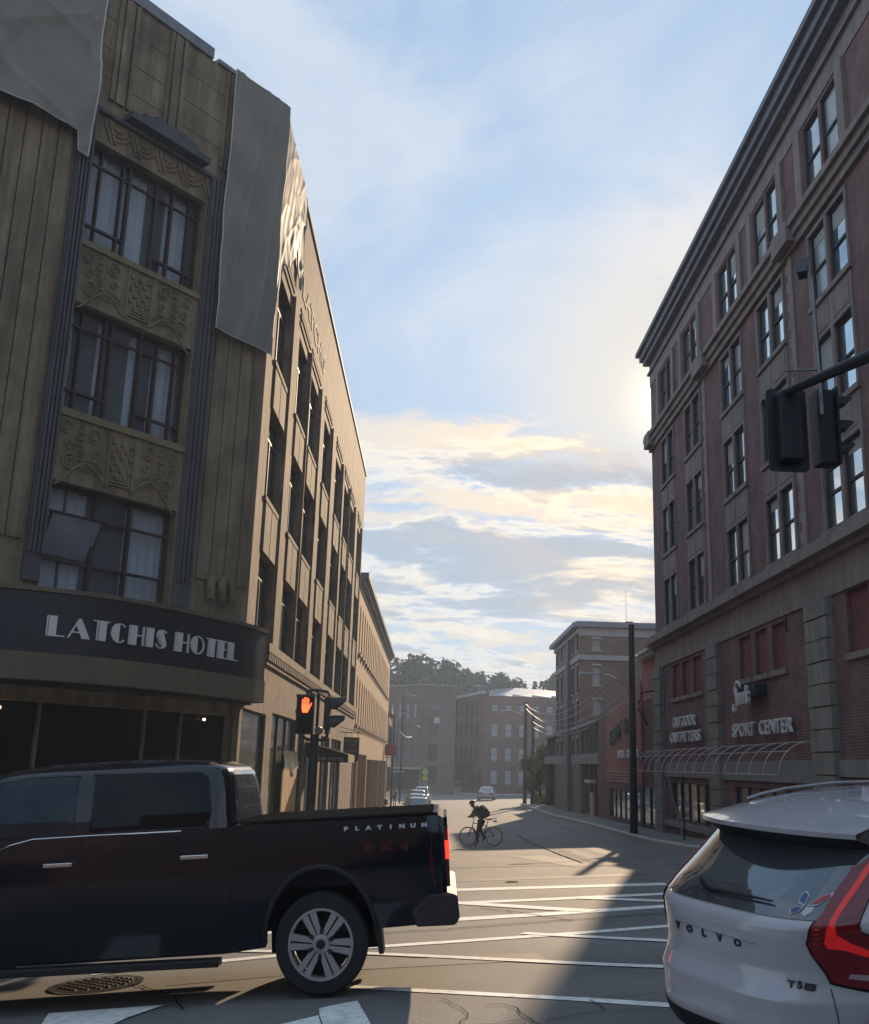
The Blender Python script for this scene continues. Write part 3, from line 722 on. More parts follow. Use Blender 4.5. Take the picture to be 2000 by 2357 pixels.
def arclen_at(px, py):
    L_ = 0; best = (9e9, 0)
    for i in range(1, len(mqp)):
        d = (mqp[i]-Vector((px, py))).length; L_ += (mqp[i]-mqp[i-1]).length
        if d < best[0]: best = (d, L_)
    return best[1]
place_band_text('LATCHIS', arclen_at(-6.47, 16.91), arclen_at(-4.83, 18.63), 3.575, .34)
place_band_text('HOTEL', arclen_at(-4.745, 18.82), arclen_at(-3.93, 20.5), 3.575, .345)
# netting draped over the parapet: two sheets hung from the hotel
def nylon(name, label, M, x0, x1, z0, z1, fold, off_, wob, mm, parent=None, seed=1, nx=70, nz_=110, cutfn=None, ypush=None):
    rnd = random.Random(seed); ph = [rnd.uniform(0, 6) for _ in range(6)]
    vs = []; fs = []; ymax = -.035 if M is MS else -.17
    for j in range(nz_+1):
        for i in range(nx+1):
            u, v = i/nx, j/nz_; x = x0+(x1-x0)*u; zb = z0+(cutfn(u) if cutfn else 0); z = zb+(z1-zb)*v
            a = (1-v)**.7
            y = -off_-fold*.6*a*(math.sin(u*9+ph[0]+v*2.2)+.6*math.sin(u*17+ph[1]-v*3)+.9*math.sin((u*3-v*2.6)*3+ph[2]))*.5 - fold*.7*math.sin((u*.7+v*1.4)*7+ph[3])*.4
            for q_, (fu, fv, pp) in enumerate(((2.2, -3.1, .3), (1.4, 4.2, 1.9), (4.3, -1.7, 2.6), (3.1, 2.4, .9))): y -= fold*.28*max(0, 1-abs(math.sin((u*fu+v*fv)*1.6+ph[q_]+pp))*2.2)**2
            y -= (fold if M is MS else 0)*.2*math.sin(u*42+ph[5]+3*math.sin(v*5))*(1-v)**.5
            x += wob*math.sin(v*8+ph[4])*(1 if u > .9 else .2)
            vs.append(M @ Vector((x, min(y, ymax), z)))
    fs = [(j*(nx+1)+i, j*(nx+1)+i+1, (j+1)*(nx+1)+i+1, (j+1)*(nx+1)+i) for j in range(nz_) for i in range(nx)]
    b = MB(); b.add(vs, fs); t = empty(name, M @ Vector(((x0+x1)/2, 0, z0)), label, 'netting', 'debris netting on the hotel')
    b.build('sheet', mm, t, smooth=True)
    r = MB(); e0 = [vs[j*(nx+1)] for j in range(nz_+1)]; e1 = [vs[i] for i in range(nx+1)]; e2 = [vs[j*(nx+1)+nx] for j in range(nz_+1)]
    r.tube(e0 if M is MF and x0 > -3 else e2, .016, 5); r.tube(e1, .012, 5); r.build('edge_rope', whiteP, t); return t
nylon('debris_netting', 'grey netting sheet draped from the roof over the right hand pilaster of the hotel front', MF, -1.74, -.02, 10.6, 16.98, .07, .20, .01, net, seed=4)
nylon('debris_netting', 'large grey netting sheet gathered over the upper left pilaster of the hotel front', MF, -9.2, -5.18, 13.2, 17.25, .12, .26, .02, net, seed=9, cutfn=lambda u: (-.35 if u > .93 else .05*math.sin(u*9)))
nets = mat('sunlit_netting', (.20, .185, .16), .6, var=.15, vscale=1.5)
nylon('debris_netting', 'wrinkled netting sheet catching the sun at the top of the hotel street side', MS, 21.72, 25.6, 14.0, 16.97, .06, .08, .02, nets, seed=12, cutfn=lambda u: -3.4*(1-u)**5.0+.25*math.sin(u*11)+.4*u, nx=90)

# ================================================================ peach arcaded building beyond the hotel
pb = empty('arcaded_building', (-4, 75, -1.9), 'long low peach stucco building with two rows of narrow arched windows beyond the hotel', 'building')
arch = []; n = 20
for i in range(n):
    y = 55.0+i*2.02
    arch += [(y, y+.86, 7.4, 10.05), (y, y+.86, 3.65, 6.2)]
M2 = WF((-4.02, 0, 0), (1, 0, 0))
b = MB(); wall(b, M2, 54.02, 97, 2.35, 11.3, arch, .32)
for a, c, z0, z1 in arch:      # fill the corners of each opening to make round heads
    r = (c-a)/2
    for sx in (0, 1):
        pts = [(a, z1)] if sx == 0 else [(c, z1)]
        arcp = [((a+c)/2+(-1 if sx == 0 else 1)*r*math.cos(R(q)), z1-r+r*math.sin(R(q))) for q in range(0, 91, 15)]
        poly = [pts[0]]+arcp
        k = len(poly); vs = [M2 @ Vector((x, y_, z)) for y_ in (.002, .32) for x, z in poly]
        b.add(vs, [tuple(range(k)), tuple(range(2*k-1, k-1, -1))]+[(q, (q+1) % k, k+(q+1) % k, k+q) for q in range(k)])
b.add([M2 @ Vector(p) for p in [(54.02,0,11.3),(97,0,11.3),(97,20,11.3),(54.02,20,11.3),(97,0,-4),(97,20,-4)]], [(0,1,2,3), (1,4,5,2)])
b.build('wall', stucco, pb)
b = MB(); lb(b, M2, 54.04, 97.3, -.45, .3, 11.32, 11.62); lb(b, M2, 54.04, 97.2, -.22, 0, 11.1, 11.3); lb(b, M2, 54.04, 97.2, -.05, 0, 10.72, 10.8); b.build('cornice', corn, pb)
b = MB()
for a, c, z0, z1 in arch: lb(b, M2, a-.08, c+.08, -.14, .05, z0-.16, z0-.005)
b.build('window_sill', mat('brown_sill', (.16, .11, .085), .8), pb)
for a, c, z0, z1 in arch: window(pb, M2, a, c, z0, z1, .26, 'sash', mat('brown_sash', (.09, .05, .04), .7), glassD)
b = MB(); oo = [(54.4, 58.2, -1.95, 2.0), (58.6, 66.6, -1.95, 2.15), (67.2, 74, -2, 1.9), (74.6, 82, -2, 1.9), (82.6, 90, -2.1, 1.9), (90.6, 96, -2.1, 1.9)]
wall(b, M2, 54.02, 97, -4, 2.35, oo, .5); b.build('ground_floor', stucco, pb)
b = MB(); gd = MB()
for a, c, z0, z1 in oo:
    lb(gd, M2, a, c, .5, .52, z0, z1); k = max(2, int((c-a)/.7))
    for i in range(k+1):
        x = a+(c-a-.12)*i/k; lb(b, M2, x, x+.12, .05 if i % 3 else -.05, .48, z0, z1)
b.build('timber_post', mat('orange_brown_timber', (.24, .13, .07), .7, var=.15), pb); gd.build('shop_window', shopg, pb)

# ================================================================ brick sports store (right)
sb = empty('brick_commercial_building', (10, 30, -.6), 'six storey brick and sandstone corner building with a heavy cornice and white shop lettering', 'building')
M3 = WF((10, 0, 0), (-1, 0, 0))    # local x = -world Y
Y0, Y1 = 8.5, 46.1
bays = [(12.4, 14.8), (17.3, 20.0), (22.9, 25.6), (27.6, 30.2), (31.8, 34.4), (37.2, 39.8), (41.6, 44.1)]
fl = [(17.35, 19.5), (14.05, 16.1), (10.92, 12.95), (7.8, 9.78)]
bops = []
for a, c in bays:
    mid = (a+c)/2
    for z0, z1 in fl:
        bops += [(-c+.12, -mid-.09, z0, z1), (-mid+.09, -a-.12, z0, z1)]
bz = []
for a, c in ((29.0, 33.5), (38.3, 43.0)):
    w = (c-a-.8)/3
    for k in range(3): y = a+k*(w+.4); bz.append((-(y+w), -y, 4.67, 6.02))
bz += [(-24.6, -23.3, 4.6, 6.1), (-20.6, -19.3, 4.6, 6.1), (-16.6, -15.3, 4.6, 6.1)]
sw = [(-43.6, -37.3, -.12, 1.32), (-34.6, -28.6, -.35, 1.32), (-25.0, -14.0, -.5, 1.4)]
b = MB(); wall(b, M3, -Y1, -Y0, -4, 19.6, bops+bz+sw, .22)
b.add([(10, Y1, -4), (10, Y1, 21.0), (34, Y1, 21.0), (34, Y1, -4), (10, Y0, -4), (10, Y0, 21.0), (34, Y0, 21.0), (34, Y0, -4)], [(0, 1, 2, 3), (4, 7, 6, 5), (1, 5, 6, 2), (3, 2, 6, 7)])
b.build('wall', brickR, sb)
b = MB(); lb(b, M3, -Y1-.02, -Y0+.02, -.03, .4, 19.61, 20.75); b.build('frieze', stoneR, sb)
b = MB(); lb(b, M3, -Y1-.25, -Y0, -.30, 1, 20.76, 21.0); lb(b, M3, -Y1-.40, -Y0, -.44, 1, 21.0, 21.3); lb(b, M3, -Y1-.55, -Y0, -.60, 1, 21.3, 21.5); lb(b, M3, -Y1-.12, -Y0, -.14, .3, 20.2, 20.3)
for a, c in ((26.5, 29.5), (35, 38.5)): lb(b, M3, -c, -a, -.35, .6, 21.5, 21.75)
b.build('cornice', corn, sb)
b = MB()
for z0, z1, p in ((16.35, 16.6, .12), (16.6, 16.85, .22), (16.85, 17.05, .34), (17.05, 17.3, .10)): lb(b, M3, -Y1-p, -Y0, -p, .02, z0, z1)
for (a, c) in ((26.3, 27.4), (35.6, 37.0), (45.2, 46.0)): lb(b, M3, -c-.1, -a+.1, -.38, 0, 16.45, 17.08)
for z0, z1, p in ((6.15, 7.05, .06), (7.05, 7.2, .22), (7.2, 7.42, .45), (7.42, 7.6, .30)): lb(b, M3, -Y1-p, -Y0, -p, .02, z0, z1)
b.build('belt_course', stoneR, sb)
b = MB()
for a, c in bays:
    for z0, z1 in fl[1:]: lb(b, M3, -c-.05, -a+.05, -.10, .0, z0-.14, z0-.0)
    for z0, z1 in ((12.97, 13.88), (9.8, 10.76)): lb(b, M3, -c+.03, -a-.03, -.03, 0, z0, z1); lb(b, M3, -c+.2, -(a+c)/2-.15, -.045, -.03, z0+.15, z1-.12); lb(b, M3, -(a+c)/2+.15, -a-.2, -.045, -.03, z0+.15, z1-.12)
    for z0, z1 in fl[1:]:
        for x0, x1 in ((-c, -c+.11), (-a-.11, -a), (-(a+c)/2-.085, -(a+c)/2+.085)): lb(b, M3, x0, x1, -.05, 0, z0, z1)
        lb(b, M3, -c, -a, -.05, 0, z1+.001, z1+.012+.1)
    for x0, x1 in ((-c-.42, -c+.02), (-a-.02, -a+.42)): lb(b, M3, x0, x1, -.10, 0, 17.31, 19.6)
b.build('stone_dressing', stoneR, sb)
b = MB()      # toothed quoin strips
for yc in (27.0, 36.6):
    z = 7.61; k = 0
    while z < 16.2: w = .30 if k % 2 else .17; lb(b, M3, -yc-w, -yc+.16, -.045, 0, z, min(z+.28, 16.34)); z += .285; k += 1
b.build('quoin', mat('pale_quoin', (.30, .26, .23), .9, var=.15, streak=.2), sb)
b = MB()      # rusticated ground floor piers
for a, c in ((25.5, 27.0), (35.75, 37.0), (44.7, 46.14), (16.5, 18), (9, 11)):
    z = -1.6; k = 0
    while z < 6.1:
        h = .56; zt2 = min(z+h-.035, 6.13)
        if k % 2: lb(b, M3, -c, -a, -.20, 0, z, zt2)
        else: lb(b, M3, -c, -(a+c)/2-.015, -.18, 0, z, zt2); lb(b, M3, -(a+c)/2+.015, -a, -.18, 0, z, zt2)
        z += h; k += 1
    lb(b, M3, -c+.03, -a-.03, -.12, 0, -1.6, 6.1)
b.build('rusticated_pier', stoneD, sb)
b = MB(); lb(b, M3, -26.9+1.4-.0, -Y0, -.09, 0, 1.72, 2.12); lb(b, M3, -44.6, -27.05, -.08, 0, 1.52, 2.12); lb(b, M3, -44.6, -37.1, -.12, 0, -.42, -.2); b.build('lintel', conc, sb)
b = MB()
for a, c, z0, z1 in bz: lb(b, M3, a, c, .10, .14, z0, z1)
b.build('blind_window', mat('red_infill_panel', (.20, .07, .06), .85, var=.15, streak=.2), sb)
b = MB()
for a, c, z0, z1 in bz: lb(b, M3, a-.1, c+.1, -.09, .05, z0-.16, z0-.003)
b.build('window_sill', stoneR, sb)
rg = random.Random(3); gls = [glass, glass, glass, mat('dimmer_glass', (.45, .50, .54), .05, metal=.8, var=.15), mat('blind_behind_glass', (.34, .36, .36), .22, metal=.25, var=.1, vscale=3)]
for a, c, z0, z1 in bops: window(sb, M3, a, c, z0, z1, .10, 'sash', frameD, rg.choice(gls))
b = MB()
for a, c, z0, z1 in bops:
    if rg.random() < .45: h = rg.choice((.3, .5, .75, 1.0)); lb(b, M3, a+.07, c-.07, .09, .097, z1-.06-h, z1-.06)
b.build('roller_blind', mat('roller_blind', (.36, .36, .34), .6, var=.12), sb)
for a, c, z0, z1 in sw:
    k = 5 if c-a < 7 else 8
    for i in range(k): window(sb, M3, a+(c-a)*i/k, a+(c-a)*(i+1)/k, z0, z1, .12, 'thin', darkm, shopg, name='shop_window')
# awning frame: bare white hoops
aw = MB()
yy = 27.2; 
while yy < 47.6:
    far = sstep((yy-35)/3.); dep = .95; zt_ = 2.60; zb_ = 1.72
    pts = [(10-.05-dep*math.sin(R(q)), yy, zb_+(zt_-zb_)*math.cos(R(q))) for q in range(0, 91, 10)]
    aw.tube(pts, .017, 5); yy += 1.25
for x, z in ((8.98, 1.72), (9.9, 2.60), (9.3, 2.33)): aw.tube([(x, 27.2, z), (x, 47.3, z)], .014, 5)
aw.build('awning_frame', mat('dull_white_tube', (.48, .46, .44), .6), sb)
lm = white
text_on('lettering', sb, 'SPORT  CENTER', M3, -34.1, -28.45, 2.88, .42, -.14, lm, .07, .018)
text_on('lettering', sb, 'OUTDOOR', M3, -42.5, -38.95, 3.46, .41, -.14, lm, .07, .018)
text_on('lettering', sb, 'OUTFITTERS', M3, -43.1, -38.3, 2.87, .41, -.14, lm, .07, .018)
me = text_mesh("am's", .62, .10, lm, .02, shear=.25); a = [v.co.x for v in me.vertices]; me.transform(Matrix.Translation((-min(a), 0, 0)))
link('shop_logo', me, sb, M3 @ Matrix.Translation((-32.35, -.45, 3.82)) @ Matrix.Rotation(R(90), 4, 'X') @ Matrix.Diagonal((1.0, 1.15, 1, 1)))
b = MB(); Sp = [(-32.05, 4.32), (-32.12, 4.47), (-32.35, 4.50), (-32.52, 4.38), (-32.48, 4.20), (-32.36, 4.05), (-32.36, 3.85), (-32.48, 3.68), (-32.72, 3.62), (-32.85, 3.72), (-32.80, 3.84)]
b.tube([M3 @ Vector((x, -.46, z)) for x, z in Sp], [.03, .05, .065, .07, .075, .08, .075, .065, .06, .055, .04], 8)
b.build('logo_initial', lm, sb, smooth=True)
b = MB(); lb(b, M3, -32.6, -30.85, -.38, -.02, 4.0, 4.36); b.build('logo_box', mat('dark_green_box', (.02, .035, .03), .6), sb)
# drip pipe
b = MB(); b.tube([(9.85, 28.5, 6.1), (9.85, 28.5, 5.6)], .03, 5); b.tube([(9.8, 46.0, 5.2), (9.3, 46.4, 5.1), (9.25, 46.6, 4.4), (9.6, 46.3, 3.7)], .04, 5); b.build('conduit', darkm, sb)

# ---------------------------------------------------------------- infill, shoe shop
ib = empty('infill_building', (10.1, 48, -1), 'narrow brick building with a white cornice tucked behind the sandstone corner', 'building')
b = MB(); b.box(10.1, 26, 46.15, 49.75, 4.95, 7.0); b.build('upper_wall', mat('lit_brick', (.42, .16, .11), .9, brick=((.34, .24, .2), .15, .4, .012)), ib)  # lit upper part of the wall: light put into a brighter brick colour
b = MB(); b.box(10.12, 26, 46.15, 49.75, -3, 4.94); b.build('lower_wall', brickD, ib)
b = MB(); b.box(9.6, 26, 46.1, 49.9, 7.0, 7.14); b.box(9.8, 26, 46.12, 49.8, 6.86, 7.0); b.build('cornice', whiteP, ib)
MI = WF((10.1, 0, 0), (-1, 0, 0))
window(ib, MI, -49.6, -48.0, -.7, 1.0, -.05, 'thin', darkm, shopg, name='shop_window'); window(ib, MI, -47.9, -46.3, -.7, 1.0, -.05, 'thin', darkm, shopg, name='shop_window')
b = MB(); lb(b, MI, -49.6, -46.3, -.08, .0, -2, -.72); b.build('stall_riser', mat('dark_green_panel', (.02, .035, .032), .6), ib)
ss = empty('shoe_shop', (10, 55, -1.2), 'bright red brick shop with a sloping roofline behind the utility pole', 'building')
b = MB(); prof = [(49.8, 1.05), (59.6, 1.05), (59.6, 4.8), (53.2, 5.5), (49.8, 5.9)]; b.prism(prof, 10.0, 26, 'x'); b.build('upper_wall', brickR2, ss)
b = MB(); wall(b, WF((10.02, 0, 0), (-1, 0, 0)), -59.6, -49.8, -3, 1.04, [(-58.9, -50.4, -.75, .75)], .25, 16); b.build('lower_wall', brickD, ss)
for i in range(6): window(ss, WF((10.02, 0, 0), (-1, 0, 0)), -58.9+i*1.416, -58.9+(i+1)*1.416, -.75, .75, .12, 'thin', darkm, shopg, name='shop_window')
MSS = WF((10, 0, 0), (-1, 0, 0))
dl = mat('green_black_letter', (.05, .065, .06), .7)
for i, ch in enumerate("SAM'S"):
    text_on('letter', ss, ch, MSS @ Matrix.Translation((-58.0+i*1.05, 0, 3.1+i*.12)), 0, .35 if ch == "'" else .85, 0 if ch != "'" else .55, .75 if ch != "'" else .25, -.1, dl, .08, .05)
text_on('lettering', ss, 'SHOE  CENTER', MSS, -55.6, -49.95, 2.36, .38, -.1, white, .05, .05)
b = MB()
for z in (1.12, 1.28, 1.44, 1.6): lb(b, MSS, -59.58, -52.0, -.05, 0, z, z+.05)
b.build('trim_course', mat('pink_course', (.45, .30, .27), .9), ss)

# ---------------------------------------------------------------- transport centre with dark piers
gb = empty('garage_building', (10.2, 76, -1.5), 'low grey transport building with dark brick piers and a pale band', 'building')
b = MB(); b.box(10.1, 20, 59.65, 63.1, -3, 4.95); b.build('end_pier', brickD, gb)
MG = WF((10.3, 0, 0), (-1, 0, 0))
gop = [(-66.2, -63.6, -1.4, 2.0), (-72.2, -67.4, -1.4, 2.0), (-78, -73.6, -1.5, 2.0), (-85, -79.5, -1.6, 2.0), (-91.5, -86.4, -1.7, 2.0)]
b = MB(); wall(b, MG, -93, -63.1, -3, 2.05, gop, .6, 10); b.build('lower_wall', brickD, gb)
b = MB()
for i in range(7): y = 63.15+i*4.25; lb(b, MG, -y-4.15, -y, -.25, 0, 2.05, 2.68)
b.build('precast_band', conc, gb)
b = MB(); lb(b, MG, -93, -63.15, -.02, 6, 2.7, 4.2); b.build('dark_screen', mat('dark_cladding', (.05, .055, .065), .6, var=.2), gb)
b = MB()
for i in range(26): y = 63.4+i*1.15; lb(b, MG, -y-.10, -y, -.10, -.02, 2.75, 4.5)
b.build('screen_post', mat('grey_post', (.11, .12, .13), .7), gb)
b = MB(); 
for i in range(7): y = 63.15+i*4.25; lb(b, MG, -y-4.05, -y, -.35, .3, 4.5-.06*i+.02, 4.72-.06*i)
b.build('parapet_cap', conc, gb)
for i, (a, c, z0, z1) in enumerate(gop):
    window(gb, MG, a, c, z0, z1, .5, 'cross', mat('olive_frame', (.07, .085, .075), .7), mat('green_grey_panel', (.085, .11, .10), .5, var=.15), name='bay_panel')
b = MB()
for y in (63.3, 66.7, 72.9, 79.0, 85.7, 92): lb(b, MG, -y-.5, -y, -.18, 0, -3, 2.04)
b.build('brick_pier', brickD, gb)
bo = MB(); bo.tube([(9.9, 64.3, gz(10, 64.3)), (9.9, 64.3, .35)], .16, 12); tag(bo.build('bollard', mat('pale_yellow_paint', (.55, .48, .26), .7), smooth=True), 'pale yellow bollard against the brick pier on the right pavement', 'bollard')
lp = MB(); lp.box(9.6, 10.0, 63.6, 65.6, .92, 1.1); tag(lp.build('wall_light', whiteP), 'white box light over the yellow bollard', 'wall light')

# ---------------------------------------------------------------- tall brick apartment block with pale bands
tb = empty('apartment_block', (10, 78, -1.6), 'tall grey brown brick block with two pale stone bands and a stepped street side', 'building')
T0, T1 = 70.8, 85.0
def tb_box(b, x0, y0, y1, z0, z1): b.box(x0, 26, y0, y1, z0, z1)
MT = WF((10.1, 0, 0), (-1, 0, 0)); MTF = WF((0, T0, 0), (0, -1, 0))
fops = [(10.95, 11.5, 5.35, 6.35), (10.95, 11.5, 7.35, 8.65), (10.95, 11.5, 9.75, 10.5), (17, 17.6, 7.35, 8.65)]
sops = [(-y-.9, -y, z0, z1) for y in (71.6, 74.0, 77.6, 80.6, 83.2) for z0, z1 in ((4.4, 6.3), (6.9, 8.75), (9.8, 10.9), (2.0, 3.8))]
b = MB(); wall(b, MTF, 10.1, 26, -3, 11.3, fops, .2); wall(b, MT, -T1, -T0, -3, 11.3, sops, .2)
b.add([(10.1, T1, -3), (10.1, T1, 11.3), (26, T1, 11.3), (26, T1, -3), (10.1, T0, 11.3), (26, T0, 11.3)], [(0, 3, 2, 1), (1, 2, 5, 4)])
b.build('wall', brickT, tb)
b = MB(); lb(b, MT, -76.3, -75.2, -.3, 0, -3, 10.95); b.build('grey_bay', mat('grey_cladding', (.12, .125, .14), .7), tb)
pale = mat('pale_band', (.36, .37, .38), .8, var=.08)
b = MB(); lb(b, MTF, 10.0, 26, -.10, 0, 9.05, 9.4); lb(b, MTF, 10.0, 26, -.06, 0, 10.72, 11.28); lb(b, MT, -T1-.1, -T0+.1, -.12, 0, 9.05, 9.42); lb(b, MT, -T1-.1, -T0+.1, -.15, 0, 10.95, 11.2)
b.build('stone_band', pale, tb)
b = MB(); b.box(9.6, 26.3, 70.5, 85.4, 11.31, 11.62); b.box(9.85, 26.2, 70.65, 85.2, 11.62, 11.72); b.build('roof_cornice', mat('blue_grey_trim', (.22, .25, .30), .7), tb)
for o in fops: window(tb, MTF, o[0], o[1], o[2], o[3], .12, 'sash', frameP, mat('pale_blind_glass', (.34, .36, .38), .35, var=.12))
for o in sops: window(tb, MT, o[0], o[1], o[2], o[3], .12, 'sash', frameD, glassD)
b = MB()
for o in fops: lb(b, MTF, o[0]-.08, o[1]+.08, -.06, 0, o[3]+.01, o[3]+.15); lb(b, MTF, o[0]-.1, o[1]+.1, -.08, 0, o[2]-.1, o[2]-.005)
for o in sops: lb(b, MT, o[0]-.1, o[1]+.1, -.06, 0, o[3]+.01, o[3]+.15); lb(b, MT, o[0]-.1, o[1]+.1, -.08, 0, o[2]-.1, o[2]-.005)
b.build('lintel', pale, tb)
b = MB(); b.tube([(13.55, 72, 11.7), (13.55, 72, 14.2)], .012, 4); b.box(13.5, 14.0, 71.8, 72.3, 11.72, 11.95); b.build('antenna', darkm, tb)

# ---------------------------------------------------------------- far brick mills at the end of the street
MA = WF((7.9, 158, 0), (-.40, -1, 0))      # left facade of the middle mill, runs to x = -
mb_ = empty('brick_mill', (8, 165, -2.4), 'four storey red brick mill with a slanted pale parapet at the end of the street', 'building')
MB1 = WF((7.9, 158, 0), (-.32, -1, 0)); MB2 = WF((7.9, 158, 0), (.03, -1, 0))
k = 158/165.
ft = 13.2*k+.0
def rws(n, x0, dx, w, zs): return [(x0+i*dx, x0+i*dx+w, a, c) for i in range(n) for a, c in zs]
zr = [(8.9, 11.3), (5.9, 8.2), (2.3, 4.7)]
o1 = rws(7, -6.15, .80, .42, zr)+[(-5.9, -5.5, -2.1, 1.0), (-5.0, -4.6, -2.1, 1.0), (-4.1, -2.9, -1.3, 1.2), (-2.4, -1.2, -1.3, 1.2), (-.8, -.4, -2.1, 1.0)]
o2 = [(1.1+i*2.1, 2.15+i*2.1, a, c) for i in range(6) for a, c in ((9.9, 10.9), (6.1, 8.05), (2.5, 4.5), (-.9, 1.2))]
b = MB(); wall(b, MB1, -6.6, 0, -4, 11.6, o1, .2); wall(b, MB2, 0, 16, -4, 12.2, o2, .2)
q0 = MB1 @ Vector((-6.6, 0, 0)); q2 = MB2 @ Vector((16, 0, 0))
b.quad((q0.x, q0.y, -4), (q0.x, q0.y, 11.6), (q0.x, q0.y+20, 11.6), (q0.x, q0.y+20, -4))
b.quad((q0.x, q0.y, 11.58), (7.9, 158, 11.58), (7.9, 180, 11.58), (q0.x, q0.y+20, 11.58)); b.quad((7.9, 158, 12.2), (q2.x, q2.y, 12.2), (q2.x, q2.y+20, 12.2), (7.9, 178, 12.2))
b.quad((7.9, 158, 11.58), (7.9, 158, 12.2), (7.9, 178, 12.2), (7.9, 178, 11.58))
b.build('wall', brickF, mb_)
b = MB(); p = [MB1 @ Vector((x, y, z)) for x, y, z in [(-6.75, -.25, 11.15), (0, -.25, 12.55), (0, -.25, 12.95), (-6.75, -.25, 11.5), (-6.75, .6, 11.15), (0, .6, 12.55), (0, .6, 12.95), (-6.75, .6, 11.5)]]
b.add(p, [(0, 1, 2, 3), (4, 7, 6, 5), (3, 2, 6, 7), (0, 4, 5, 1), (1, 5, 6, 2), (0, 3, 7, 4)])
b.build('slanted_parapet', mat('pale_capping', (.42, .43, .44), .7), mb_)
b = MB(); b.add([MB1 @ Vector(p) for p in [(-6.6, .0, 11.6), (0, .0, 12.9), (0, .0, 11.6), (-6.6, .0, 11.2)]], [(0, 2, 1)]); b.build('gable_brick', brickF, mb_)
b = MB()     # pale hipped metal roof behind the parapet
b.add([(9.0, 159, 12.25), (24, 159.5, 12.25), (24, 172, 12.3), (9.0, 172, 12.3), (13.2, 166, 14.1), (24, 166, 13.6), (9.0, 159.0, 13.2), (9.3, 165, 13.6)], [(0, 1, 5, 4), (0, 4, 7, 6), (0, 6, 7, 3), (3, 4, 5, 2), (6, 4, 7), (0, 4, 6)])
b.build('metal_roof', mat('pale_roof_sheet', (.50, .52, .54), .5, var=.08), mb_)
b = MB()
for i in range(5): x = 9.2+i*3; b.prism([(x, 12.2), (x+2.9, 12.2), (x+2.9, 12.24), (x, 12.55)], 158.6, 158.9, 'y')
b.build('saw_edge', mat('pale_roof_sheet', (.5, .52, .54)), mb_)
for o in o1: window(mb_, MB1, o[0], o[1], o[2], o[3], .12, 'sash', frameD, glassD)
pg = mat('pale_blind_glass', (.34, .36, .38), .35, var=.12)
for o in o2: window(mb_, MB2, o[0], o[1], o[2], o[3], .12, 'sash', frameD, pg)
b = MB()
for o in o2: lb(b, MB2, o[0]-.15, o[1]+.15, -.1, 0, o[2]-.18, o[2]-.01)
for a, c in zr: lb(b, MB1, -6.2, -.4, -.08, 0, a-.2, a-.05)
b.build('window_sill', mat('grey_sill', (.2, .18, .17), .9), mb_)
b = MB(); b.box(7.2, 7.3, 162, 162.1, 11.6, 13.9); b.box(6.5, 8.0, 161.9, 162.2, 13.9, 14.05); b.build('roof_vent', pale, mb_)
b = MB(); lb(b, MB1, -4.0, -1.8, -.2, -.05, 1.35, 2.1); b.build('sign_board', blackm, mb_)
text_on('lettering', mb_, 'MILL', MB1, -3.5, -2.3, 1.55, .35, -.22, whiteP, .03) if False else None
fb = empty('brick_warehouse', (-4, 150, -2.4), 'grey brown brick warehouse with a low gabled roofline left of the mill', 'building')
MW = WF((-1.2, 150, 0), (.0, -1, 0)); MW1 = WF((-1.2, 150, 0), (-.28, -1, 0))
ow = [(.9, 2.1, 9.4, 10.6), (.9, 2.1, 5.8, 8.2), (.9, 2.1, 2.2, 4.6), (.9, 2.1, -1.0, 1.6)]
ow1 = rws(4, -4.9, 1.15, .5, [(8.1, 10.2), (4.9, 7.2), (2.0, 4.2)])
b = MB(); wall(b, MW, 0, 4.6, -4, 12.9, ow, .25); wall(b, MW1, -9.6, 0, -4, 12.3, ow1+[(-8.5, -.3, -1.8, .9)], .25)
q0 = MW1 @ Vector((-9.6, 0, 0))
b.quad((3.4, 150, -4), (3.4, 170, -4), (3.4, 170, 12.9), (3.4, 150, 12.9))
b.add([(q0.x, q0.y, 12.3), (-1.2, 150, 12.9), (3.4, 150, 12.9), (3.4, 170, 12.9), (q0.x, 170, 12.3), (-1.2, 150, 12.3)], [(0, 1, 2, 3, 4), (0, 5, 1)])
b.build('wall', mat('grey_brown_brick', (.18, .12, .095), .9, var=.2, vscale=.5, brick=((.2, .17, .15), .08, .22, .01)), fb)
b = MB(); b.tube([(q0.x, q0.y-.1, 12.35), (-1.2, 149.9, 13.0), (3.5, 149.9, 12.85)], .07, 5); b.build('roof_flashing', frameP, fb)
for o in ow: window(fb, MW, o[0], o[1], o[2], o[3], .15, 'cross', frameD, glassD)
for o in ow1: window(fb, MW1, o[0], o[1], o[2], o[3], .15, 'sash', frameD, glassD if o[2] < 8 else pg)
b = MB(); lb(b, MW1, -8.5, -.3, .3, .34, -1.8, .9); b.build('shop_window', darkm, fb)
b = MB(); lb(b, MW1, -8.8, 0, -.4, 0, 1.0, 1.25); lb(b, MW1, -6.5, -2.5, -.5, -.4, .5, .72); b.build('shop_fascia', frameP, fb)
# brick building face behind the arcade on the left with a small red sign
lbk = empty('corner_building', (-6, 103, -2), 'narrow tan building end just past the arcaded facade', 'building')
b = MB(); b.box(-18, -3.95, 97.4, 106, -4, 6.3); b.build('wall', brickT, lbk); b = MB(); b.box(-18, -3.7, 97.35, 106.2, 6.3, 6.6); b.build('cornice', corn, lbk)
ML2 = WF((-3.95, 0, 0), (1, 0, 0))
for z0, z1 in ((3.2, 5.2), (-.9, 1.4)):
    for y in (98.4, 100.8, 103.2): window(lbk, ML2, y, y+1.2, z0, z1, -.03, 'sash', frameD, glassD)
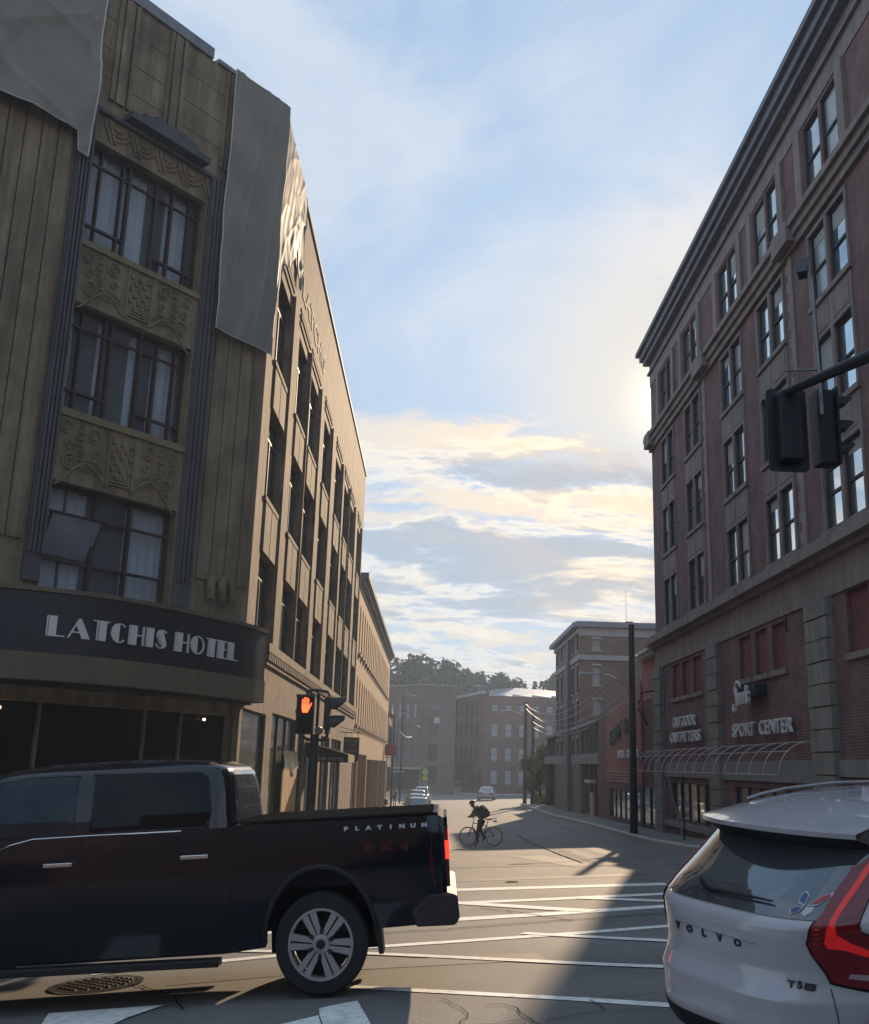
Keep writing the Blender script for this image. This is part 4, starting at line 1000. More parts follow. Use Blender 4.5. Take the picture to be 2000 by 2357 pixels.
# ================================================================ vehicles
class PL:
    """body made of superellipse plan curves stacked in height; local x = right, y = forward, z = up"""
    def __init__(s, lv, e=3.8): s.lv = lv; s.e = e; s.z = [l[0] for l in lv]
    def p(s, z):
        r, f, a = (interp(z, s.z, [l[i] for l in s.lv]) for i in (1, 2, 3)); return (f-r)/2, (f+r)/2, a
    def ring(s, z, th):
        b, c, a = s.p(z); n = 2/s.e; si, co = math.sin(th), math.cos(th)
        return (a*math.copysign(abs(si)**n, si), c-b*math.copysign(abs(co)**n, co), z)
    def side(s, v, z, sg):      # u on the side for a forward position
        b, c, a = s.p(z); q = min(1, abs(v-c)/b); return (sg*a*max(0, 1-q**s.e)**(1/s.e), v, z)
    def end(s, u, z, front=False):
        b, c, a = s.p(z); q = min(1, abs(u)/a); k = b*max(0, 1-q**s.e)**(1/s.e); return (u, c+k if front else c-k, z)
    def loft(s, mb, z0, z1, n=96, step=.04, top=True, bottom=True, cut=None):
        zs = [z0]; 
        for z in s.z+[z0+step*i for i in range(1, 200)]:
            if z0 < z < z1: zs.append(z)
        zs = sorted(set(round(z, 4) for z in zs+[z1])); m = len(zs)
        # even spacing around the curve
        ths = []
        for i in range(n):
            ths.append(2*math.pi*i/n)
        vs = [s.ring(z, t) for z in zs for t in ths]
        fs = []
        for j in range(m-1):
            for i in range(n):
                f = (j*n+i, j*n+(i+1) % n, (j+1)*n+(i+1) % n, (j+1)*n+i)
                if cut:
                    c = [sum(vs[q][k] for q in f)/4 for k in range(3)]
                    if cut(*c): continue
                fs.append(f)
        if top: fs.append(tuple((m-1)*n+i for i in range(n)))
        if bottom: fs.append(tuple(range(n-1, -1, -1)))
        return mb.add(vs, fs)
def patch(mb, outline, fn, off=.004, grid=.05, centre=(0, 2, .8)):
    """fill a 2D outline and lay it on the surface fn(a,b); centre is inside the body"""
    a = [p[0] for p in outline]; c = [p[1] for p in outline]
    pts = [Vector(p) for p in outline]; n = len(pts); dn = []
    for i in range(n):
        p, q = pts[i], pts[(i+1) % n]; k = max(1, int((q-p).length/grid))
        dn += [p.lerp(q, j/k) for j in range(k)]
    def inside(x, y):
        r = False; j = n-1
        for i in range(n):
            if (pts[i].y > y) != (pts[j].y > y) and x < (pts[j].x-pts[i].x)*(y-pts[i].y)/(pts[j].y-pts[i].y)+pts[i].x: r = not r
            j = i
        return r
    gx = min(a)+grid/2; inner = []
    while gx < max(a):
        gy = min(c)+grid/2
        while gy < max(c):
            if inside(gx, gy) and min((Vector((gx, gy))-d).length for d in dn) > grid*.4: inner.append(Vector((gx, gy)))
            gy += grid
        gx += grid
    ed = [(i, (i+1) % len(dn)) for i in range(len(dn))]
    V, E_, Fc, *_ = geometry.delaunay_2d_cdt(dn+inner, ed, [], 1, 1e-5)
    cen = Vector(centre); vs = []
    for v in V:
        p = Vector(fn(v.x, v.y)); e = .01
        t1 = Vector(fn(v.x+e, v.y))-p; t2 = Vector(fn(v.x, v.y+e))-p; nn = t1.cross(t2)
        if nn.length < 1e-9: nn = p-cen
        nn.normalize()
        if nn.dot(p-cen) < 0: nn = -nn
        vs.append(p+nn*off)
    mb.add(vs, [tuple(f) for f in Fc])
def pose(o, yaw, pitch, roll=0):
    fw = Vector((math.sin(yaw)*math.cos(pitch), math.cos(yaw)*math.cos(pitch), math.sin(pitch)))
    rt = Vector((math.cos(yaw), -math.sin(yaw), math.sin(roll))); rt = (rt-fw*rt.dot(fw)).normalized(); up = rt.cross(fw)
    m = Matrix((rt, fw, up)).transposed().to_4x4(); m.translation = Vector(o); return m
rubber = mat('tyre_rubber', (.016, .016, .017), .85, var=.1, bump=.2, bscale=60)
alloy = mat('alloy_wheel', (.42, .40, .40), .35, metal=.45, var=.08)
chrome = mat('chrome', (.75, .75, .75), .12, metal=1, var=0)
plast = mat('black_plastic', (.012, .012, .013), .55, var=.05)
redl = mat('red_lamp', (.25, .006, .008), .18, var=0, coat=.6)
redlit = mat('lit_red_lamp', (.8, .02, .01), .3, var=0, emit=(1, .02, .01, 2.6))
redglow = mat('dim_lit_red', (.5, .01, .01), .25, var=0, emit=(1, .02, .02, .10), coat=.5)
lampw = mat('clear_lamp', (.5, .5, .5), .1, metal=.3, var=0)
def wheel(par, T, r, w, rim_r, sg, style='six'):
    """wheel with axle along local x; sg = side the rim faces"""
    t = MB(T); ww = w/2
    t.lathe([(rim_r, -ww), (r*.93, -ww), (r*.985, -ww*.8), (r, -ww*.4), (r, ww*.4), (r*.985, ww*.8), (r*.93, ww), (rim_r, ww), (rim_r*.97, 0)], ax='x', n=48, close=True)
    wh = t.build('wheel', rubber, par, smooth=True)
    m = MB(T); o = sg*ww
    m.lathe([(rim_r, o*.9), (rim_r, o*1.02), (rim_r*.93, o*1.0), (rim_r*.9, o*.6), (rim_r*.9, o*.2), (rim_r*.985, o*.2)], ax='x', n=48, close=True)
    n = {'six': 6, 'five': 5}[style]
    for k in range(n):
        a = 2*math.pi*k/n+.12; ca, sa = math.cos(a), math.sin(a)
        def Q(x, rr, tt): return (x, rr*ca-tt*sa, rr*sa+tt*ca)
        for q0, q1 in (((-.048, -.006), (-.062, -.008)), ((.006, .048), (.008, .062))):
            s_ = rim_r/.26
            vs = [Q(o*.92, .07*s_, q0[0]*s_*.8), Q(o*.92, .07*s_, q0[1]*s_*.8), Q(o*.96, rim_r*.93, q1[1]*s_), Q(o*.96, rim_r*.93, q1[0]*s_)]
            vs += [Q(o*.6, .07*s_, q0[0]*s_*.8), Q(o*.6, .07*s_, q0[1]*s_*.8), Q(o*.6, rim_r*.93, q1[1]*s_), Q(o*.6, rim_r*.93, q1[0]*s_)]
            m.add(vs, [(0, 1, 2, 3), (7, 6, 5, 4), (0, 4, 5, 1), (1, 5, 6, 2), (2, 6, 7, 3), (3, 7, 4, 0)])
    m.lathe([(.001, o*.5), (rim_r*.27, o*.5), (rim_r*.27, o*.9), (rim_r*.16, o*.98), (.001, o*.98)], ax='x', n=24)
    m.build('rim', alloy, wh, smooth=True)
    m = MB(T)
    for k in range(n):
        a = 2*math.pi*(k+.5)/n+.12; rr = rim_r*.36; c = (0, rr*math.cos(a), rr*math.sin(a))
        m.lathe([(.001, o*.55), (rim_r*.07, o*.55), (rim_r*.07, o*.98), (.001, o*.99)], c, 'x', 8)
    m.lathe([(.001, o*.9), (rim_r*.14, o*.9), (rim_r*.14, o*1.0), (.001, o*1.01)], ax='x', n=16)
    m.build('lug_nuts', plast, wh)
    m = MB(T); m.lathe([(.001, -o*.3), (rim_r*.88, -o*.3), (rim_r*.88, -o*.1), (rim_r*.62, -o*.1), (rim_r*.62, o*.1), (.001, o*.1)], ax='x', n=32); m.build('brake_disc', mat('brake_metal', (.04, .038, .035), .5, metal=.5), wh)
    return wh
# ---------------------------------------------------------------- black crew cab pickup
TM = pose((.372, 10.41, -.145), R(-89.3), -.081) @ Matrix.Diagonal((1, .976, 1.021, 1))
tk = empty('pickup_truck', None, 'black crew cab pickup with a flat bed cover crossing the junction', 'pickup truck', M=TM)
tp = mat('black_truck_paint', (.002, .004, .010), .12, var=0, spec=.45, coat=.35)
hw = lambda z: interp(z, [.3, .5, .72, 1.0, 1.22, 1.33, 1.42], [.93, .965, 1.0, 1.01, .99, .965, .945])
AC = (1.25, 4.93); AR = .49
def zbot(s):
    z = interp(s, [.10, .17, .48, .80, 1.7, 2.1, 4.35, 4.5, 5.4, 5.88], [.78, .53, .51, .50, .40, .36, .34, .42, .48, .5])
    for c in AC:
        d = abs(s-c)
        if d < AR: z = max(z, .42+math.sqrt(max(0, AR*AR-d*d))*1.22)
    return z
def ztop(s): return interp(s, [.10, .17, 2.03, 2.06, 4.30, 4.9, 5.6, 5.86], [1.36, 1.40, 1.40, 1.385, 1.385, 1.27, 1.16, 1.02])
ss_ = sorted({round(.12+.05*i, 3) for i in range(116)}|{c+sg_*AR*q for c in AC for sg_ in (-1, 1) for q in (1, .995, .97, .9)})
ss_ = [s for s in ss_ if .115 < s < 5.87]
b = MB(TM); nz_ = 14; n = len(ss_)
def inset(s): return interp(s, [.11, .16, .3, 5.3, 5.7, 5.88], [.05, .015, 0, 0, .07, .22])
for sg_ in (-1, 1):
    vs = []
    for s in ss_:
        z0, z1 = zbot(s), ztop(s)
        for j in range(nz_+1): z = z0+(z1-z0)*j/nz_; vs.append((sg_*(hw(z)-inset(s)), s, z))
    m = nz_+1
    b.add(vs, [(i*m+j, (i+1)*m+j, (i+1)*m+j+1, i*m+j+1) for i in range(n-1) for j in range(nz_)])
for s0, s1 in zip(ss_, ss_[1:]):     # top deck and underside
    z0, z1 = ztop(s0), ztop(s1); w0, w1 = hw(z0)-inset(s0), hw(z1)-inset(s1)
    b.quad((-w0, s0, z0), (-w1, s1, z1), (w1, s1, z1), (w0, s0, z0))
    z0, z1 = max(zbot(s0), .55), max(zbot(s1), .55); b.quad((-.9, s0, min(z0, .62)), (-.9, s1, min(z1, .62)), (.9, s1, min(z1, .62)), (.9, s0, min(z0, .62)))
for s in (ss_[0], ss_[-1]):
    w0, w1 = hw(.7)-inset(s), hw(ztop(s))-inset(s); b.quad((-w0, s, .55), (w0, s, .55), (w1, s, ztop(s)), (-w1, s, ztop(s)))
b.build('body', tp, tk, smooth=True)
GH = PL([(1.37, 2.03, 4.98, .955), (1.5, 2.05, 4.80, .925), (1.7, 2.07, 4.62, .865), (1.85, 2.10, 4.45, .81), (1.91, 2.15, 4.36, .77), (1.96, 2.30, 4.2, .70), (1.99, 2.6, 4.0, .58), (2.01, 3.0, 3.7, .35)], 9)
b = MB(TM); GH.loft(b, 1.37, 2.01, 120, .04); b.build('cab', tp, tk, smooth=True)
def sfn(sg_): return lambda a, z: GH.side(a, z, sg_)
for sg_ in (-1, 1):
    b = MB(TM); patch(b, [(2.27, 1.43), (2.24, 1.50), (2.29, 1.82), (2.36, 1.86), (3.34, 1.885), (3.34, 1.40), (2.34, 1.41)], sfn(sg_), .006, .08, (0, 3.4, 1.5)); b.build('rear_door_window', mat('tinted_glass', (.004, .005, .008), .04, var=0, spec=.22), tk)
    b = MB(TM); patch(b, [(3.50, 1.395), (3.50, 1.885), (3.95, 1.885), (4.22, 1.85), (4.66, 1.50), (4.70, 1.40), (4.3, 1.39), (3.9, 1.385)], sfn(sg_), .006, .08, (0, 3.4, 1.5)); b.build('front_door_window', mat('greenish_glass', (.010, .022, .030), .05, var=.4, vscale=5, spec=.35), tk)
    b = MB(TM)
    for L_ in ([(2.27, 1.43), (2.24, 1.50), (2.29, 1.82), (2.36, 1.865), (3.36, 1.89), (3.36, 1.39), (2.30, 1.40)], [(3.49, 1.385), (3.49, 1.89), (3.95, 1.89), (4.23, 1.855), (4.67, 1.50), (4.71, 1.39), (3.9, 1.378)]):
        P_ = [Vector(GH.side(a_, z_, sg_))+Vector((sg_*.008, 0, 0)) for a_, z_ in L_+[L_[0]]]; b.tube(P_, .007, 5)
    b.build('window_seal', plast, tk)
    b = MB(TM); x = sg_*.975
    b.tube([(sg_*.972, 2.50, 1.378), (sg_*.972, 3.35, 1.378), (sg_*.972, 3.85, 1.372), (sg_*.985, 4.05, 1.33), (sg_*.99, 4.35, 1.22), (sg_*.99, 4.6, 1.2)], .0055, 6); b.build('chrome_trim', chrome, tk)
    for s0, s1, z in ((2.24, 2.49, 1.16), (3.46, 3.72, 1.15)):
        b = MB(TM); x = hw(z); b.box(*sorted((sg_*(x+.022), sg_*(x+.045))), s0, s1, z-.016, z+.018); b.box(*sorted((sg_*x, sg_*(x+.03))), s0, s0+.03, z-.014, z+.014); b.box(*sorted((sg_*x, sg_*(x+.03))), s1-.03, s1, z-.014, z+.014)
        b.build('door_handle', chrome, tk, bevel=.006)
    b = MB(TM)
    for s in (2.04, 3.40, 4.62): 
        for j in range(12): z0_ = .42+j*.08; b.quad((sg_*(hw(z0_)+.002), s-.004, z0_), (sg_*(hw(z0_)+.002), s+.004, z0_), (sg_*(hw(z0_+.08)+.002), s+.004, z0_+.08), (sg_*(hw(z0_+.08)+.002), s-.004, z0_+.08))
    b.build('door_gap', black, tk)
    b = MB(TM)      # wheel arch flare
    for c in AC:
        pts = [(sg_*(hw(.42+AR*1.22*math.sin(R(q)))+.004), c+AR*1.02*math.cos(R(q)), .42+AR*1.24*math.sin(R(q))) for q in range(0, 181, 9)]; b.tube(pts, .022, 6)
    b.build('arch_flare', plast, tk, smooth=True)
    b = MB(TM); b.box(*sorted((sg_*.86, sg_*1.03)), 2.15, 4.3, .27, .33); b.build('running_board', plast, tk, bevel=.01)
    b = MB(TM); b.prism([(.70, .30), (.74, .30), (.79, .62), (.72, .62)], *sorted((sg_*.72, sg_*.97)), ax='x'); b.build('mud_flap', plast, tk)
    for c in AC: wheel(tk, TM @ Matrix.Translation((sg_*.865, c, .405)), .412, .28, .288, sg_)
    b = MB(TM); b.box(*sorted((sg_*.55, sg_*.9)), AC[0]-.5, AC[0]+.5, .86, 1.0); b.box(*sorted((sg_*.55, sg_*.6)), AC[0]-.5, AC[0]+.5, .3, .9); b.box(*sorted((sg_*.55, sg_*.9)), AC[1]-.5, AC[1]+.5, .86, 1.0); b.box(*sorted((sg_*.55, sg_*.6)), AC[1]-.5, AC[1]+.5, .3, .9); b.build('wheel_housing', black, tk)
    # tail lamp wraps the rear corner
    def tl(a, z): return (sg_*(hw(z)-interp(a, [.0, .05, .12, .3], [.16, .05, .016, 0])), .098+a, z)
    b = MB(TM); patch(b, [(.0, .80), (.0, 1.30), (.05, 1.31), (.13, 1.27), (.16, 1.0), (.13, .82)], tl, .010, .04, (0, 2, 1)); l_ = b.build('tail_lamp', mat('smoked_red_lens', (.07, .005, .009), .15, var=0, coat=.8), tk, smooth=True)
    b = MB(TM); patch(b, [(.0, 1.03), (.0, 1.18), (.05, 1.18), (.085, 1.165), (.085, 1.045), (.05, 1.03)], tl, .016, .03, (0, 2, 1)); b.build('lit_lens', redlit, l_)
    b = MB(TM); b.box(*sorted((sg_*1.02, sg_*1.25)), 4.35, 4.5, 1.38, 1.62); b.box(*sorted((sg_*.93, sg_*1.04)), 4.40, 4.46, 1.40, 1.46); b.build('mirror', tp, tk, bevel=.02)
    b = MB(TM); b.box(*sorted((sg_*.55, sg_*.93)), 5.72, 5.84, .85, 1.08); b.build('headlamp', lampw, tk, bevel=.02)
b = MB(TM)    # tonneau cover panels
for i, (s0, s1) in enumerate(((.20, .80), (.80, 1.40), (1.40, 2.0))):
    b.box(-.90, .90, s0+.008, s1-.008, 1.405, 1.43)
b.build('bed_cover', mat('dark_cover', (.022, .022, .022), 1., var=.1, fine=.15, spec=0), tk, bevel=.006)
b = MB(TM); b.box(-.93, .93, .17, .21, 1.40, 1.425); b.build('tailgate_spoiler', tp, tk, bevel=.008)
b = MB(TM); b.box(-.80, .80, .09, .117, .80, 1.38); b.build('tailgate', tp, tk, bevel=.008)
b = MB(TM); b.prism([(.02, .56), (.06, .50), (.40, .50), (.44, .62), (.30, .76), (.12, .765), (.03, .74)], -1.0, 1.0, 'x'); b.build('rear_bumper', mat('dark_bumper', (.03, .022, .026), .6, var=.05), tk, bevel=.02)
b = MB(TM); b.prism([(5.75, .45), (5.95, .5), (5.97, .72), (5.88, .8), (5.7, .8)], -.98, .98, 'x'); b.build('front_bumper', chrome, tk, bevel=.02)
b = MB(TM); patch(b, [(-.70, 1.48), (.70, 1.48), (.62, 1.86), (-.62, 1.86)], lambda a, z: GH.end(a, z), .006, .1, (0, 3.4, 1.5)); b.build('rear_window', glassV, tk)
b = MB(TM); patch(b, [(-.80, 1.42), (.80, 1.42), (.66, 1.86), (-.66, 1.86)], lambda a, z: GH.end(a, z, True), .006, .1, (0, 3.4, 1.5)); b.build('windscreen', glassV, tk)
b = MB(TM); b.tube([(-.45, 1.25, .42), (.45, 1.25, .42)], .06, 8); b.tube([(-.3, 1.3, .5), (-.3, 5, .5)], .07, 6); b.tube([(.3, 1.3, .5), (.3, 5, .5)], .07, 6); b.build('chassis', black, tk)
b = MB(TM); b.box(-.50, .50, 5.86, 5.9, .8, 1.1); b.build('grille', plast, tk)
SM = TM @ Matrix.Translation((-.978, 0, 0)) @ Matrix.Rotation(R(-90), 4, 'Z')     # driver side, reads towards the rear
def side_text(name, s, s0, s1, z, h, m, spread=0, tilt=-9, off=.01):
    n_ = len(s)
    for i, ch in enumerate(s):
        if ch == ' ': continue
        sc_ = s0+(s1-s0)*(i/(n_-1) if n_ > 1 else 0)
        me = text_mesh(ch, h/.72, .012, m, .10*h, 1.5); a = [v.co.x for v in me.vertices]; me.transform(Matrix.Translation((-(min(a)+max(a))/2, 0, 0)))
        T = TM @ Matrix.Translation((-(hw(z)+off), sc_, z)) @ Matrix.Rotation(R(-90), 4, 'Z') @ Matrix.Rotation(R(90+tilt), 4, 'X')
        link(name, me, tk, T)
side_text('bed_letter', 'PLATINUM', 1.0, .29, 1.31, .032, mat('silver_letter', (.42, .43, .45), .4, metal=.3), tilt=-16, off=.012)
side_text('badge_letter', 'FX4', .80, .48, 1.13, .07, mat('dark_red_badge', (.07, .006, .006), .35), tilt=-3, off=.004)
b = MB(TM); b.lathe([(.001, 0), (.012, 0), (.012, .05), (.001, .05)], (-.72, 2.2, 1.93), 'z', 8); b.build('antenna', plast, tk)

# ---------------------------------------------------------------- white compact SUV
VM = pose((1.81, 6.857, -.189), 1.106, .093, -.038)
vv = empty('white_suv', None, 'white compact SUV cut by the right edge, with a butterfly sticker on its rear window', 'car', M=VM)
VB = PL([(.20, .14, 4.25, .80), (.35, .02, 4.38, .88), (.45, -.01, 4.42, .905), (.55, .0, 4.42, .92), (.64, .0, 4.42, .925), (.69, .03, 4.42, .925), (.74, .055, 4.41, .925), (.80, .07, 4.38, .93), (.98, .06, 4.2, .92), (1.03, .07, 3.55, .91), (1.06, .09, 3.35, .90), (1.15, .20, 3.18, .88), (1.30, .42, 2.95, .84), (1.45, .62, 2.75, .79), (1.54, .70, 2.62, .74), (1.60, .85, 2.4, .67), (1.635, 1.25, 2.2, .56)], 3.8)
vp = mat('white_car_paint', (.46, .452, .48), .16, var=.03, vscale=6, coat=.8, spec=.5)
b = MB(VM); VB.loft(b, .42, 1.635, 180, .03); b.build('body', vp, vv, smooth=True)
b = MB(VM); VB.loft(b, .22, .419, 120, .05, cut=None); b.build('lower_cladding', mat('grey_cladding_plastic', (.03, .032, .034), .6), vv, smooth=True)
fth = lambda th, z: VB.ring(z, th)
fend = lambda u, z: VB.end(u, z)
b = MB(VM); patch(b, [(-.66, 1.082), (.655, 1.082), (.70, 1.2), (.725, 1.34), (.70, 1.46), (0, 1.50), (-.70, 1.46), (-.725, 1.34), (-.70, 1.2)], fend, .006, .05, (0, 2.2, .8))
rw = b.build('rear_window', mat('suv_rear_glass', (.10, .11, .12), .02, var=0, metal=.45, spec=1.0, coat=1.0), vv, smooth=True)
b = MB(VM)    # roof spoiler over the rear glass
NU = 28; top, te, te2, und = [], [], [], []
for i in range(NU+1):
    u = -.68+1.36*i/NU; q = abs(u)/.68
    vte = .42+.20*q**2.6
    top.append((u*.88, 1.22, 1.640-.045*q**3)); te.append((u, vte, 1.545-.012*q**3)); te2.append((u, vte+.004, 1.515-.012*q**3)); und.append((u*1.0, VB.end(u, 1.41)[1]+.02, 1.415+.02*q))
mid = [(u_[0]*.5+t_[0]*.5, (u_[1]+t_[1])*.5, (u_[2]+t_[2])*.5+.014) for u_, t_ in zip(te, top)]
k = NU+1; b.add(top+mid+te+te2, [(r_*k+i, r_*k+i+1, (r_+1)*k+i+1, (r_+1)*k+i) for r_ in range(3) for i in range(NU)])
b.build('roof_spoiler', vp, vv, smooth=True)
b = MB(VM); b.add(te2+und+top, [(i, i+1, k+i+1, k+i) for i in range(NU)]+[(0, k, 2*k), (NU, 2*k+NU, k+NU)]); b.build('spoiler_underside', plast, vv, smooth=True)
for sg_ in (-1, 1):
    ol = [(.49, .96), (.512, .90), (.55, .845), (.62, .744), (.72, .722), (.86, .692), (1.12, .70), (1.2, .78), (1.12, .90), (.97, .965), (.90, 1.02), (.905, 1.09), (.92, 1.164), (.90, 1.27), (.86, 1.40), (.80, 1.43), (.768, 1.408), (.65, 1.332), (.607, 1.24), (.59, 1.12), (.535, 1.032)]
    b = MB(VM); patch(b, [(sg_*a, z) for a, z in ol], fth, .002, .03, (0, 2.2, .9)); b.build('tail_lamp_seal', black, vv, smooth=True)
    def shrink(L, k_): 
        out = []
        for i, p in enumerate(L):
            a, c = Vector(L[i-1]), Vector(L[(i+1) % len(L)]); t = (c-a).normalized(); out.append((p[0]-t.y*k_, p[1]+t.x*k_))
        return out
    si = shrink(ol, .014)
    b = MB(VM); patch(b, [(sg_*a, z) for a, z in si], fth, .012, .03, (0, 2.2, .9)); tlv = b.build('tail_lamp', mat('deep_red_lens', (.16, .004, .008), .15, var=0, coat=.7), vv, smooth=True)
    arm = [(.61, .975), (.625, .94), (.72, .93), (.86, .882), (1.05, .865), (1.05, .90), (.87, .92), (.77, .965), (.722, 1.02), (.728, 1.09), (.76, 1.16), (.79, 1.232), (.825, 1.33), (.80, 1.37), (.765, 1.32), (.715, 1.18), (.672, 1.05)]
    b = MB(VM); patch(b, [(sg_*a, z) for a, z in arm], fth, .018, .03, (0, 2.2, .9)); b.build('light_guide', redglow, tlv, smooth=True)
    b = MB(VM); 
    for i in range(15):
        t = i/14; th = .55+.10*t+.03*math.sin(t*3); z = .955+.38*t; p = Vector(VB.ring(z, sg_*th)); 
        q = Vector(VB.ring(z, sg_*(th+.035))); q2 = Vector(VB.ring(z+.012, sg_*(th+.035))); p2 = Vector(VB.ring(z+.012, sg_*th)); o_ = Vector((sg_*.35, -.9, .1)).normalized()*.017
        b.quad(p+o_, q+o_, q2+o_, p2+o_)
    b.build('lens_segment', mat('segment_red', (.42, .03, .03), .3, var=0), tlv)
    b = MB(VM); patch(b, [(sg_*a, z) for a, z in [(.72, .775), (.86, .755), (1.08, .765), (1.08, .79), (.86, .785), (.73, .80)]], fth, .017, .03, (0, 2.2, .9)); b.build('reverse_lens', mat('clear_lens', (.45, .36, .37), .15, metal=.3, var=0), tlv)
    b = MB(VM); b.tube([(sg_*.62, 1.0, 1.61), (sg_*.62, 1.15, 1.635), (sg_*.62, 1.4, 1.655), (sg_*.62, 1.9, 1.66), (sg_*.61, 2.3, 1.64), (sg_*.60, 2.5, 1.60)], .012, 8); b.build('roof_rail', mat('grey_rail', (.25, .26, .28), .3, metal=.6), vv, smooth=True)
    for s0, s1, nm in ((.95, 1.75, 'rear_door_window'), (1.83, 2.75, 'front_door_window')):
        b = MB(VM); patch(b, [(s0, 1.12), (s0+.12, 1.5), (s1-(.1 if s1 < 2 else .35), 1.5), (s1, 1.08)], lambda a, z: VB.side(a, z, sg_), .006, .06, (0, 2.2, .9)); b.build(nm, glassV, vv)
    for c in (.86, 3.56):
        wheel(vv, VM @ Matrix.Translation((sg_*.81, c, .34)), .345, .22, .235, sg_, 'five')
        b = MB(VM); b.lathe([(.001, 0), (.42, 0), (.42, sg_*.12), (.001, sg_*.12)], (sg_*.815, c, .36), 'x', 32); b.build('wheel_arch', plast, vv)
    b = MB(VM); pts = [Vector(VB.ring(z, sg_*(interp(z, [.45, .54, .63, .72], [.70, .698, .682, .632])))) for z in (.45, .5, .54, .58, .63, .68, .72)]; b.tube([p+Vector((sg_*.001, -.001, 0)) for p in pts], .0035, 4); b.build('panel_gap', black, vv)
    b = MB(VM); b.box(*sorted((sg_*.88, sg_*1.08)), 2.85, 3.02, 1.05, 1.2); b.build('mirror', vp, vv, bevel=.02)
    b = MB(VM); b.lathe([(.001, 0), (.07, 0), (.05, .05), (.001, .05)], (sg_*.6, 4.2, .72), 'y', 16); b.build('headlamp', lampw, vv)
# bumper lower edge, plate, badge letters
b = MB(VM); patch(b, [(-.58, .46), (-.3, .40), (.3, .38), (.58, .44), (.5, .30), (-.5, .30)], fend, .008, .05, (0, 2.2, .9)); b.build('bumper_insert', plast, vv)
b = MB(VM); b.box(-.16, .16, .0, .02, .42, .53); b.build('number_plate', mat('green_plate', (.03, .12, .09), .5), vv)
dk = mat('dark_badge', (.06, .065, .07), .3, metal=.5)
def rear_text(s, us, z, h, name, m=dk, xs=1.2):
    for ch, u in zip(s, us):
        me = text_mesh(ch, h/.72, .006, m, .07*h, xs); a = [v.co.x for v in me.vertices]; me.transform(Matrix.Translation((-(min(a)+max(a))/2, 0, 0)))
        p = Vector(VB.end(u, z)); t = (Vector(VB.end(u+.01, z))-Vector(VB.end(u-.01, z))).normalized()
        zt_ = (Vector(VB.end(u, z+.02))-Vector(VB.end(u, z))).normalized(); nn = t.cross(zt_).normalized()
        Tm = Matrix((t, zt_, nn)).transposed().to_4x4(); Tm.translation = p+nn*.004-zt_*h/2; link(name, me, vv, VM @ Tm)
rear_text('VOLVO', (-.36, -.235, -.095, .045, .20), .905, .042, 'tailgate_letter')
rear_text('T5', (.545, .585), .735, .038, 'trim_letter'); 
b = MB(VM); patch(b, [(.605, .712), (.65, .706), (.65, .742), (.605, .748)], fend, .006, .02, (0, 2.2, .9)); b.build('trim_badge', dk, vv)
b = MB(VM); pts = [Vector(VB.end(-.40+.75*i/10, .935-.012*i/10))+Vector((0, -.003, 0)) for i in range(11)]; b.tube(pts, .0025, 4); b.build('tailgate_crease', mat('grey_line', (.30, .30, .32), .5), vv)
b = MB(VM); pp = [Vector(VB.end(u, z))+Vector((0, -.03, .01)) for u, z in [(-.25, 1.18), (-.19, 1.165), (-.12, 1.148), (.05, 1.150), (.2, 1.152), (.39, 1.150)]]; b.tube(pp, [.028, .026, .014, .010, .009, .006], 6); b.build('wiper', plast, vv, smooth=True)
# butterfly sticker: white outline and coloured wings
def but(L, off, m, nm):
    b = MB(VM); patch(b, L, fend, off, .02, (0, 2.2, .9)); return b.build(nm, m, rw)
cx, cz = .575, 1.142
def bl(pts, k=1.): return [(cx+a*k, cz+c*k) for a, c in pts]
w1 = [(-.008, .0), (-.045, .012), (-.062, .05), (-.048, .062), (-.02, .045)]; w2 = [(.0, .0), (.03, .045), (.06, .062), (.068, .048), (.04, .008)]; w3 = [(-.008, -.002), (-.05, .0), (-.062, -.02), (-.045, -.038), (-.015, -.022)]; w4 = [(.002, -.002), (.03, .002), (.038, -.02), (.02, -.042), (-.004, -.03)]
sw_ = mat('sticker_white', (.55, .57, .6), .5); 
for w, nm_, c_ in ((w1, 'blue', (.06, .10, .22)), (w2, 'red', (.40, .05, .06)), (w3, 'blue', (.06, .10, .22)), (w4, 'white', (.5, .5, .55))):
    bwp = but(bl(w, 1.15), .010, sw_, 'sticker_outline'); 
    mx_, my_ = sum(p[0] for p in w)/5, sum(p[1] for p in w)/5
    b = MB(VM); patch(b, [(cx+1.15*(mx_+(a-mx_)*.78), cz+1.15*(my_+(c-my_)*.78)) for a, c in w], fend, .013, .02, (0, 2.2, .9)); b.build('sticker_wing', mat('sticker_'+nm_, c_, .5, var=.3, vscale=60), rw)
b = MB(VM)
b.prism([(1.5, 1.625), (1.74, 1.625), (1.60, 1.70), (1.52, 1.70)], -.02, .02, 'x'); b.build('shark_fin', vp, vv)
b = MB(VM); b.box(-.75, .75, 1.0, 3.6, .25, .5); b.build('chassis', black, vv)

